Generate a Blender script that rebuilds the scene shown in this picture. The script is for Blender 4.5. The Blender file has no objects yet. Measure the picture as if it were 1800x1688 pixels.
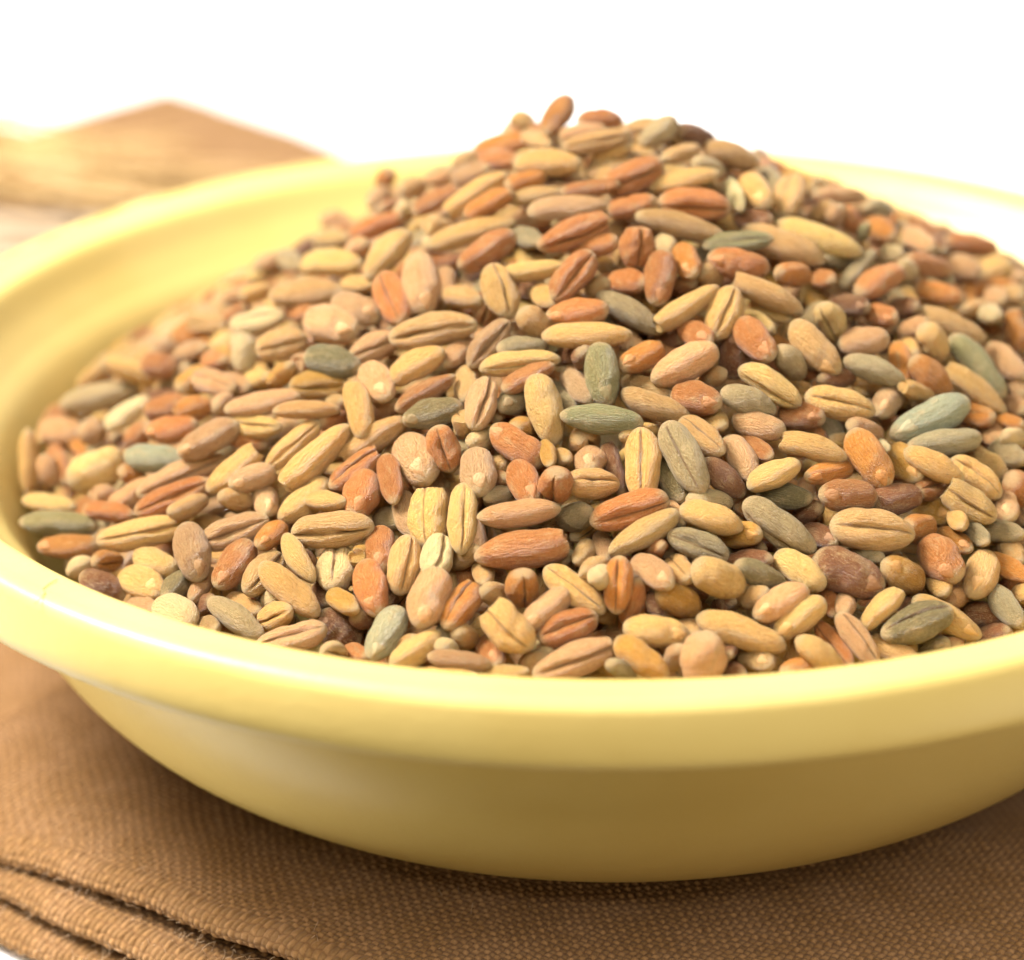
import bpy, math, random
import numpy as np
from mathutils import Matrix, Vector

random.seed(5)
rng = np.random.default_rng(11)
sc = bpy.context.scene
COL = sc.collection
U = 0.0014                      # metres per model unit; every length below is in model units

# ------------------------------------------------------------------ camera
cam_d = bpy.data.cameras.new('camera')
cam = bpy.data.objects.new('camera', cam_d)
COL.objects.link(cam)
CAM_P = Vector((-7.8183, -216.016, 119.3609))
CX = Vector((0.999967, -0.003279, -0.007406)); CY = Vector((0.0081, 0.404823, 0.914359)); CF = Vector((0.0, 0.914389, -0.404836))
m = Matrix((CX, CY, -CF)).transposed().to_4x4()
m.translation = CAM_P * U
cam.matrix_world = m
cam_d.sensor_width = 36.0
cam_d.sensor_fit = 'HORIZONTAL'
cam_d.lens = 36.0 * 5000 / 1800
cam_d.clip_start = 0.01
cam_d.clip_end = 50
cam_d.dof.use_dof = True
cam_d.dof.focus_distance = 201.0 * U
cam_d.dof.aperture_fstop = 14.0
cam_d.dof.aperture_blades = 0
sc.camera = cam

# ------------------------------------------------------------------ light and exposure
sc.view_settings.view_transform = 'Standard'
sc.view_settings.look = 'None'
sc.view_settings.exposure = 0.34
sc.view_settings.gamma = 1.0
w = bpy.data.worlds.new('World'); sc.world = w
w.use_nodes = True
w.node_tree.nodes['Background'].inputs['Color'].default_value = (1.0, 0.985, 0.96, 1)
w.node_tree.nodes['Background'].inputs['Strength'].default_value = 0.03


def softbox(name, loc, target, sx, sy, power, colour):
    l = bpy.data.lights.new(name, 'AREA')
    l.shape = 'RECTANGLE'; l.size = sx; l.size_y = sy; l.energy = power; l.color = colour
    o = bpy.data.objects.new(name, l); COL.objects.link(o)
    o.location = loc
    o.rotation_euler = (Vector(target) - Vector(loc)).to_track_quat('-Z', 'Y').to_euler()
    return o


softbox('key_softbox', (-0.56, 0.10, 0.76), (0, 0.0, 0.04), 0.28, 0.32, 25.0, (1.0, 0.97, 0.925))
softbox('top_softbox', (-0.06, -0.50, 0.72), (0, 0.0, 0.04), 0.80, 0.45, 6.0, (1.0, 0.97, 0.925))
softbox('back_softbox', (0.0, 0.80, 0.36), (0, 0, 0.05), 1.2, 0.55, 1.3, (1.0, 0.985, 0.96))
softbox('front_softbox', (-0.25, -0.85, 0.20), (0, 0, 0.02), 1.0, 0.30, 2.0, (1.0, 0.85, 0.56))
softbox('right_softbox', (0.80, -0.05, 0.40), (0, 0, 0.05), 0.50, 0.50, 1.8, (1.0, 0.985, 0.96))

sc.cycles.max_bounces = 8
sc.cycles.diffuse_bounces = 4
sc.cycles.use_denoising = True


# ------------------------------------------------------------------ helpers
def link(name, me, mat=None, parent=None):
    o = bpy.data.objects.new(name, me)
    COL.objects.link(o)
    if mat is not None and me is not None and not me.materials:
        me.materials.append(mat)
    if parent is not None:
        o.parent = parent
    return o


def tag(o, label=None, cat=None, group=None, kind=None):
    if label: o['label'] = label
    if cat: o['category'] = cat
    if group: o['group'] = group
    if kind: o['kind'] = kind
    return o


def mesh_np(name, V, F, smooth=True):
    """V (n,3) in model units, F (m,4) or (m,3) index array."""
    V = np.asarray(V, dtype=np.float32) * U
    F = np.asarray(F, dtype=np.int32)
    me = bpy.data.meshes.new(name)
    me.vertices.add(len(V)); me.vertices.foreach_set('co', V.ravel())
    k = F.shape[1]
    me.loops.add(F.size); me.loops.foreach_set('vertex_index', F.ravel())
    me.polygons.add(len(F)); me.polygons.foreach_set('loop_start', np.arange(0, F.size, k, dtype=np.int32))
    me.polygons.foreach_set('use_smooth', np.full(len(F), smooth))
    me.update(calc_edges=True)
    me.validate()
    return me


def grid_faces(nu, nv, wrap_v=False):
    i = np.arange(nu - 1)[:, None]; j = np.arange(nv if wrap_v else nv - 1)[None]
    j2 = (j + 1) % nv
    return np.stack([i * nv + j, (i + 1) * nv + j, (i + 1) * nv + j2, i * nv + j2], -1).reshape(-1, 4)


def lathe(name, prof, n=256, sub=6):
    """Revolve a smoothed (r, z) profile."""
    p = np.array(prof, float)
    # Catmull-Rom through the profile points
    q = [p[0]]
    for i in range(len(p) - 1):
        a = p[max(i - 1, 0)]; b = p[i]; c = p[i + 1]; d = p[min(i + 2, len(p) - 1)]
        for t in np.linspace(0, 1, sub + 1)[1:]:
            q.append(.5 * (2 * b + (c - a) * t + (2 * a - 5 * b + 4 * c - d) * t * t + (3 * b - a - 3 * c + d) * t ** 3))
    q = np.array(q); q[:, 0] = np.maximum(q[:, 0], 0.0)
    th = np.linspace(0, 2 * np.pi, n, endpoint=False)
    V = np.stack([q[:, :1] * np.cos(th), q[:, :1] * np.sin(th), np.repeat(q[:, 1:], n, 1)], -1).reshape(-1, 3)
    return mesh_np(name, V, grid_faces(len(q), n, True))


class Nodes:
    def __init__(self, name):
        self.m = bpy.data.materials.new(name); self.m.use_nodes = True
        self.t = self.m.node_tree
        self.b = self.t.nodes['Principled BSDF']

    def n(self, typ, **kw):
        o = self.t.nodes.new(typ)
        for k, v in kw.items():
            if hasattr(o, k) and not k.startswith('i_'): setattr(o, k, v)
        return o

    def l(self, a, b): self.t.links.new(a, b)

    def noise(self, vec, scale, detail=3.0, rough=.55):
        o = self.n('ShaderNodeTexNoise'); o.inputs['Scale'].default_value = scale
        o.inputs['Detail'].default_value = detail; o.inputs['Roughness'].default_value = rough
        if vec is not None: self.l(vec, o.inputs['Vector'])
        return o.outputs['Fac']

    def math(self, op, a, b=None, clamp=False):
        o = self.n('ShaderNodeMath', operation=op); o.use_clamp = clamp
        for i, x in enumerate((a, b)):
            if x is None: continue
            if hasattr(x, 'is_output'): self.l(x, o.inputs[i])
            else: o.inputs[i].default_value = x
        return o.outputs[0]

    def ramp(self, fac, lo, hi, smooth=True):
        o = self.n('ShaderNodeMapRange'); o.interpolation_type = 'SMOOTHSTEP' if smooth else 'LINEAR'
        o.inputs[1].default_value = lo; o.inputs[2].default_value = hi
        self.l(fac, o.inputs[0])
        return o.outputs[0]

    def mix(self, fac, a, b, blend='MIX'):
        o = self.n('ShaderNodeMix', data_type='RGBA', blend_type=blend)
        for s, x in ((0, fac), (6, a), (7, b)):
            if hasattr(x, 'is_output'): self.l(x, o.inputs[s])
            elif s == 0: o.inputs[0].default_value = x
            else: o.inputs[s].default_value = (*x, 1)
        return o.outputs[2]

    def bump(self, h, strength, dist, normal=None):
        o = self.n('ShaderNodeBump'); o.inputs['Strength'].default_value = strength; o.inputs['Distance'].default_value = dist
        self.l(h, o.inputs['Height'])
        if normal is not None: self.l(normal, o.inputs['Normal'])
        return o.outputs[0]


def lin(r, g, b):
    f = lambda c: (c / 255 / 12.92) if c / 255 < .04045 else ((c / 255 + .055) / 1.055) ** 2.4
    return (f(r), f(g), f(b))


# ------------------------------------------------------------------ materials
def mat_table():
    k = Nodes('white_table_top')
    k.b.inputs['Base Color'].default_value = (.86, .86, .85, 1); k.b.inputs['Roughness'].default_value = .55
    return k.m


def mat_glaze():
    k = Nodes('yellow_glaze')
    tc = k.n('ShaderNodeTexCoord').outputs['Object']
    n1 = k.noise(tc, 60, 3); n2 = k.noise(tc, 900, 2)
    c = k.mix(k.ramp(n1, .3, .75), (.60, .44, .135), (.625, .47, .155))
    sp = k.ramp(k.noise(tc, 210, 1, .3), .83, .86)
    c = k.mix(k.math('MULTIPLY', sp, .35), c, (.55, .36, .08))
    k.l(c, k.b.inputs['Base Color'])
    k.b.inputs['Roughness'].default_value = .40
    k.b.inputs['IOR'].default_value = 1.40
    k.l(k.bump(k.math('ADD', n1, k.math('MULTIPLY', n2, .25)), .12, .0012), k.b.inputs['Normal'])
    return k.m


def mat_cloth():
    """Plain weave: the UV map counts threads (one unit per thread)."""
    k = Nodes('brown_canvas')
    uv = k.n('ShaderNodeUVMap'); uv.uv_map = 'threads'
    sep = k.n('ShaderNodeSeparateXYZ'); k.l(uv.outputs[0], sep.inputs[0])
    x = k.math('MULTIPLY', sep.outputs[0], math.pi); y = k.math('MULTIPLY', sep.outputs[1], math.pi)
    sx = k.math('ABSOLUTE', k.math('SINE', x)); sy = k.math('ABSOLUTE', k.math('SINE', y))
    h = k.math('MULTIPLY', k.math('POWER', sx, .6), k.math('POWER', sy, .6))
    n1 = k.noise(uv.outputs[0], .12, 4); n2 = k.noise(uv.outputs[0], 1.3, 3); n3 = k.noise(uv.outputs[0], 9, 2)
    c = k.mix(k.ramp(n2, .3, .7), (.155, .080, .028), (.235, .127, .049))
    c = k.mix(k.math('MULTIPLY', k.ramp(n1, .35, .7), .35), c, (.30, .175, .09))
    c = k.mix(k.math('MULTIPLY', k.ramp(n3, .55, .8), .3), c, (.46, .28, .15))
    c = k.mix(k.math('MULTIPLY', k.math('SUBTRACT', 1.0, k.ramp(h, .1, .6)), .5), c, (.12, .055, .022))
    ck = k.math('MODULO', k.math('ADD', k.math('FLOOR', sep.outputs[0]), k.math('FLOOR', sep.outputs[1])), 2.0)
    c = k.mix(k.math('MULTIPLY', k.math('ABSOLUTE', ck), .55), c, k.mix(1.0, c, (1.5, 1.5, 1.5), 'MULTIPLY'))
    k.l(c, k.b.inputs['Base Color'])
    k.b.inputs['Roughness'].default_value = .95
    k.b.inputs['Specular IOR Level'].default_value = .15
    k.b.inputs['Sheen Weight'].default_value = .03
    hh = k.math('ADD', h, k.math('MULTIPLY', n3, .5))
    k.l(k.bump(hh, .55, .00025), k.b.inputs['Normal'])
    return k.m


def mat_grain(name, source):
    """gpos is the place on the grain in its own unit frame: x runs brush (-1) to germ (+1), z is the crease side."""
    k = Nodes(name)
    if source == 'object':
        oi = k.n('ShaderNodeObjectInfo'); base = oi.outputs['Color']; seed = oi.outputs['Random']
    else:
        a = k.n('ShaderNodeAttribute'); a.attribute_name = 'gcol'; base = a.outputs['Color']
        a2 = k.n('ShaderNodeAttribute'); a2.attribute_name = 'gseed'; seed = a2.outputs['Fac']
    g = k.n('ShaderNodeAttribute'); g.attribute_name = 'gpos'
    off = k.n('ShaderNodeCombineXYZ')
    s10 = k.math('MULTIPLY', seed, 57.0)
    for i in range(3): k.l(s10, off.inputs[i])
    add = k.n('ShaderNodeVectorMath', operation='ADD'); k.l(g.outputs['Vector'], add.inputs[0]); k.l(off.outputs[0], add.inputs[1])
    p = add.outputs[0]
    st = k.n('ShaderNodeMapping'); st.inputs['Scale'].default_value = (.55, 3.0, 3.0); k.l(p, st.inputs['Vector'])
    sep = k.n('ShaderNodeSeparateXYZ'); k.l(g.outputs['Vector'], sep.inputs[0])
    x, y, z = sep.outputs
    n_big = k.noise(p, 1.6, 3); n_str = k.noise(st.outputs[0], 2.2, 4); n_fine = k.noise(p, 14, 4, .65); n_dust = k.noise(p, 26, 2, .5)
    sm = k.n('ShaderNodeMapping'); sm.inputs['Scale'].default_value = (1.0, 2.2, 2.2); k.l(p, sm.inputs['Vector'])
    n_mid = k.noise(sm.outputs[0], 4.5, 5, .68)
    c = base
    # broad patches and streaks of the bran
    c = k.mix(k.math('MULTIPLY', k.ramp(n_big, .42, .72), .45), c, k.mix(1.0, c, (1.2, 1.24, 1.18), 'MULTIPLY'))
    c = k.mix(k.math('MULTIPLY', k.ramp(n_big, .56, .70), .35), c, (.56, .38, .19))
    c = k.mix(k.math('MULTIPLY', k.ramp(n_str, .48, .68), .38), c, k.mix(1.0, c, (.76, .68, .58), 'MULTIPLY'))
    c = k.mix(k.math('MULTIPLY', k.ramp(n_fine, .60, .36), .38), c, k.mix(1.0, c, (.72, .64, .55), 'MULTIPLY'))
    c = k.mix(k.math('MULTIPLY', k.ramp(n_mid, .50, .36), .38), c, k.mix(1.0, c, (.70, .60, .50), 'MULTIPLY'))
    c = k.mix(k.math('MULTIPLY', k.ramp(n_mid, .54, .68), .45), c, (.76, .54, .27))
    # mealy bloom lies on the bran in patches
    bl = k.math('MULTIPLY', k.ramp(k.math('ADD', n_fine, k.math('MULTIPLY', n_big, .6)), .78, 1.05), .28)
    c = k.mix(bl, c, (.74, .52, .26))
    # paler tips
    ax = k.math('ABSOLUTE', x)
    tip = k.math('MULTIPLY', k.ramp(k.math('ADD', ax, k.math('MULTIPLY', k.math('SUBTRACT', n_fine, .5), .35)), .72, .98), .75)
    c = k.mix(tip, c, (.76, .54, .27))
    # the bran inside the crease is darker brown
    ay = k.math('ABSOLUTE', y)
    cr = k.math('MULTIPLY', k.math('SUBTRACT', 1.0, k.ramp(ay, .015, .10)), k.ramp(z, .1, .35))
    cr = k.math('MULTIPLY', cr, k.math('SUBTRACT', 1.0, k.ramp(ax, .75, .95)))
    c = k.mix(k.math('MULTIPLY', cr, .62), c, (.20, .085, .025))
    # specks of flour
    c = k.mix(k.math('MULTIPLY', k.ramp(n_dust, .66, .72), .6), c, (.85, .74, .56))
    k.l(c, k.b.inputs['Base Color'])
    k.l(k.ramp(n_fine, .2, .8), k.b.inputs['Roughness'])
    rr = k.n('ShaderNodeMapRange'); rr.inputs[3].default_value = .22; rr.inputs[4].default_value = .50
    k.l(n_fine, rr.inputs[0]); k.l(rr.outputs[0], k.b.inputs['Roughness'])
    k.b.inputs['Specular IOR Level'].default_value = .5
    k.b.inputs['Subsurface Weight'].default_value = .12
    k.b.inputs['Subsurface Radius'].default_value = (.0012, .0006, .0003)
    k.b.inputs['Subsurface Scale'].default_value = 1.0
    h = k.math('ADD', k.math('ADD', k.math('MULTIPLY', n_str, .3), k.math('MULTIPLY', n_mid, 1.1)), k.math('ADD', k.math('MULTIPLY', n_fine, .7), k.math('MULTIPLY', n_dust, .2)))
    k.l(k.bump(h, 1.0, .0011), k.b.inputs['Normal'])
    return k.m


def mat_germ():
    k = Nodes('germ_bran')
    oi = k.n('ShaderNodeObjectInfo')
    tc = k.n('ShaderNodeTexCoord').outputs['Object']
    n = k.noise(tc, 9, 4, .7); n2 = k.noise(tc, 4, 3)
    c = k.mix(.14, k.mix(1.0, oi.outputs['Color'], (.62, .57, .50), 'MULTIPLY'), (.60, .40, .20))
    c = k.mix(k.math('MULTIPLY', k.ramp(n2, .5, .72), .5), c, (.36, .17, .06))
    c = k.mix(k.math('MULTIPLY', k.ramp(n, .5, .75), .22), c, (.72, .54, .32))
    k.l(c, k.b.inputs['Base Color']); k.b.inputs['Roughness'].default_value = .6
    k.l(k.bump(n, .8, .0003), k.b.inputs['Normal'])
    return k.m


def mat_straw(name, a, b):
    k = Nodes(name)
    tc = k.n('ShaderNodeTexCoord').outputs['Object']
    n = k.noise(tc, 350, 3)
    k.l(k.mix(k.ramp(n, .3, .7), a, b), k.b.inputs['Base Color']); k.b.inputs['Roughness'].default_value = .55
    return k.m


M_TABLE, M_GLAZE, M_CLOTH = mat_table(), mat_glaze(), mat_cloth()
M_GRAIN, M_GRAIN_STUFF, M_GERM = mat_grain('grain_bran', 'object'), mat_grain('grain_bran_far', 'attr'), mat_germ()
M_EAR = mat_straw('wheat_husk', (.36, .22, .07), (.52, .34, .13))
M_STRAW = mat_straw('wheat_straw', (.30, .22, .13), (.39, .29, .18))

# ------------------------------------------------------------------ table, running up into a white sweep behind
xs = np.concatenate([np.linspace(-1300, -60, 20), np.linspace(-50, 120, 40), np.linspace(150, 1300, 20)])
front = np.clip(np.minimum(-52, -36.5 - .674 * (xs + 46.8)), -260, 300)               # unseen near edge, cut close to the napkin's fold to keep reflections off the bowl
tt = np.linspace(0, 1, 24)
up_y = 900 + 300 * np.sin(np.linspace(.1, np.pi / 2, 14)); up_z = 300 - 300 * np.cos(np.linspace(.1, np.pi / 2, 14))
rows_ = [(front, -25.0), (front, -1.0), (front + .6, 0.0)] + [(front + 2 + (898 - front) * t, 0.0) for t in tt] + [(np.full(80, y), z) for y, z in zip(up_y, up_z)] + [(np.full(80, 1200.), z) for z in (420, 700, 1100)]
V = np.concatenate([np.stack([xs, np.broadcast_to(y, 80), np.full(80, z)], -1) for y, z in rows_])
tag(link('table_top', mesh_np('table_top', V, grid_faces(len(rows_), 80)[:, ::-1]), M_TABLE), kind='structure')

# ------------------------------------------------------------------ napkin: three folded layers, rolled edge towards the viewer
E1 = np.array([.829, -.559]); E2 = np.array([.559, .829]); ORG = np.array([-46.8, -30.3])
TH = 2.3
napkin = bpy.data.objects.new('napkin', None); COL.objects.link(napkin)
tag(napkin, 'coarse brown woven napkin folded in layers under the yellow bowl', 'napkin')
TP = .54                                                            # thread pitch


def layer(index, t0, top, fine):
    rr = TH / 2 - .2
    s_f = np.arange(-14, 84, .10 if fine else .10)
    s = np.concatenate([np.linspace(-150, -14, 60)[:-1], s_f, np.linspace(84, 110, 20)[1:]])
    # cross-section: flat inward part (arc length q < 0), half round, then back underneath
    q_flat = np.concatenate([np.linspace(-164, -40 if index == 0 else -6, 90)[:-1], np.arange(-40 if index == 0 else -6, 0, .10)])
    q_arc = np.arange(0, np.pi * rr, .10)
    q_und = np.arange(np.pi * rr, np.pi * rr + 5, .25)
    q = np.concatenate([q_flat, q_arc, q_und])
    S, Q = np.meshgrid(s, q, indexing='ij')
    a = np.clip(Q / rr, 0, np.pi)
    wob = .5 * np.sin(S * .085 + index * 1.7) + .3 * np.sin(S * .21 + index * 2.1 + .5) + .12 * np.sin(S * .53 + index)
    sag = .35 * np.sin(S * .06 + 1.3 * index) + .15 * np.sin(S * .19 + index)
    rx = 2.3 * rr
    T = np.where(Q < 0, -Q, np.where(Q > np.pi * rr, Q - np.pi * rr, 0)) + rx - rx * np.sin(a)
    Z = np.where(Q < 0, 0, -rr + rr * np.cos(a))
    nt, nz = -np.sin(a), np.cos(a)
    # slack in the cloth near its folded edge
    near = np.exp(-np.maximum(T, 0) / 9.0)
    if index == 0: Z = Z + 1.0 * np.exp(-T / 7) * np.clip((S - 2) / 22, 0, 1) * np.clip((75 - S) / 20, 0, 1)
    Z = Z + sag * near * (.55 if index == 0 else .8) + .10 * np.sin(S * .11 + T * .23) * np.exp(-T / 40)
    smin = -124 - .129 * (164 - T)
    S2 = np.where(S < -14, -14 + (S + 14) / 136 * (-14 - smin), S)
    tmax = 164 - .246 * (S2 + 124)
    T2 = T * np.where(T > 45, 1 + (tmax / 164 - 1) * np.clip((T - 45) / 119, 0, 1), 1) + t0 + wob
    # woven relief
    us, vq = S2 / TP, Q / TP
    wx = us + .16 * np.sin(vq * .37 + us * .05) + .10 * np.sin(vq * 1.9 + us * .7); wy = vq + .16 * np.sin(us * .31) + .10 * np.sin(us * 2.3 + vq * .9)
    iu, iv = np.floor(wx), np.floor(wy)
    par = (iu + iv) % 2
    fu, fv = wx - iu - .5, wy - iv - .5
    jit = np.sin(iu * 12.9898 + iv * 78.233) * 43758.5453; jit = jit - np.floor(jit)
    long_, short_ = np.where(par > 0, fu, fv), np.where(par > 0, fv, fu)
    hgt = np.sqrt(np.clip(1 - (short_ / .51) ** 2, 0, 1)) * np.sqrt(np.clip(1 - (long_ / .56) ** 2, 0, 1)) * np.where(par > 0, 1.0, .72)
    hgt = hgt * (.75 + .5 * jit) * .25
    amp = np.where((S > -14.5) & (S < 84.5), 1.0, 0.0) * np.clip((Q + (42 if index == 0 else 7)) / 3, 0, 1)
    hgt = hgt * amp
    T2 = T2 + nt * hgt; Z = Z + nz * hgt
    V = np.stack([ORG[0] + S2 * E1[0] + T2 * E2[0], ORG[1] + S2 * E1[1] + T2 * E2[1], top + Z], -1).reshape(-1, 3)
    me = mesh_np('napkin_layer', V, grid_faces(len(s), len(q))[:, ::-1])
    uvl = me.uv_layers.new(name='threads')
    vi = np.empty(len(me.loops), dtype=np.int32); me.loops.foreach_get('vertex_index', vi)
    uvs = np.stack([wx.ravel(), wy.ravel()], -1).astype(np.float32)[vi]
    uvl.data.foreach_set('uv', uvs.ravel())
    return link('layer', me, M_CLOTH, napkin)


layer(0, 0.0, 3 * TH, True)
layer(1, -1.9, 2 * TH - .05, True)
layer(2, -2.7, TH - .05, True)

# loose fibres standing off the folds
bm_v, bm_f = [], []


def fibre(p0, p1, p2, r):
    n = 6
    base = len(bm_v)
    for i in range(n + 1):
        t = i / n
        c = (1 - t) ** 2 * p0 + 2 * t * (1 - t) * p1 + t * t * p2
        for k in range(3):
            a = k * 2.0944
            bm_v.append(c + r * np.array([math.cos(a), math.sin(a) * .4, math.sin(a)]))
    for i in range(n):
        for k in range(3):
            bm_f.append((base + i * 3 + k, base + i * 3 + (k + 1) % 3, base + (i + 1) * 3 + (k + 1) % 3, base + (i + 1) * 3 + k))


for i in range(900):
    lay = rng.integers(0, 3)
    s = rng.uniform(-6, 45)
    t0, top = ((0.0, 3 * TH), (-1.7, 2 * TH), (-2.6, TH))[lay]
    a = rng.uniform(-.2, 2.4)
    wob = .5 * math.sin(s * .085 + lay * 1.7) + .3 * math.sin(s * .21 + lay * 2.1 + .5)
    rr = TH / 2
    tt = t0 + wob + 2.3 * (rr - rr * math.sin(max(a, 0))) - (rng.uniform(0, 14) if a < 0 else 0) * -1
    zz = top - rr + rr * math.cos(max(a, 0)) + .1
    p0 = np.array([ORG[0] + s * E1[0] + tt * E2[0], ORG[1] + s * E1[1] + tt * E2[1], zz])
    nrm = np.array([-E2[0] * math.sin(max(a, 0)), -E2[1] * math.sin(max(a, 0)), math.cos(max(a, 0))])
    ln = rng.uniform(.4, 1.1)
    p1 = p0 + nrm * ln * .5 + rng.normal(0, .18, 3)
    p2 = p1 + nrm * ln * .2 + rng.normal(0, .38, 3)
    fibre(p0, p1, p2, .018)
fz = link('loose_fibre', mesh_np('loose_fibre', np.array(bm_v), np.array(bm_f)), mat_straw('fibre_fluff', (.42, .26, .14), (.55, .38, .22)), napkin)
fz['kind'] = 'stuff'

# ------------------------------------------------------------------ bowl
ZR = 34.8                                                           # height of the rim above the table
bowl = bpy.data.objects.new('bowl', None); COL.objects.link(bowl); bowl.location = (0, 0, 0)
tag(bowl, 'shiny pale yellow ceramic bowl with a wide rim, heaped with grain', 'bowl')
rim_p = [(51.6, -4.9), (53.4, -3.0), (54.7, -1.2), (55.3, -.62), (55.9, -.40), (56.8, -.32), (57.7, -.22), (58.3, -.08), (58.75, -.05), (59.2, -.22), (59.55, -.65), (59.72, -1.2), (59.9, -2.2), (60.0, -3.4), (59.9, -4.3), (59.5, -4.9), (58.6, -5.1), (56.5, -5.1), (53.5, -5.2), (51.6, -5.6), (50.9, -6.4)]
link('rim', lathe('bowl_rim', [(r, z + ZR) for r, z in rim_p], 320, 5), M_GLAZE, bowl)
out_p = [(50.9, -6.4)] + [(29.6 + 21.1 * math.cos(a), -7 - 20.9 * math.sin(a)) for a in np.linspace(.06, 1.5, 16)] + [(27.5, -27.95), (20, -27.7), (8, -27.5), (0.0, -27.5)]
link('body', lathe('bowl_body', [(r, z + ZR) for r, z in out_p], 320, 4), M_GLAZE, bowl)
in_p = [(51.6, -4.9), (50.2, -6.2), (49.2, -7.6), (47.9, -10), (46.2, -14), (43.6, -18.5), (40, -22), (34, -24.6), (24, -25.8), (10, -26.2), (0, -26.2)]
link('inner_wall', lathe('bowl_inside', [(r, z + ZR) for r, z in in_p][::-1], 320, 5), M_GLAZE, bowl)
foot_p = [(25, -27.6), (24.7, -28.0), (24, -28.12), (22.5, -28.12), (21.8, -28.0), (21.5, -27.6)]
link('foot_ring', lathe('bowl_foot', [(r, z + ZR) for r, z in foot_p][::-1], 160, 4), M_GLAZE, bowl)

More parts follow.
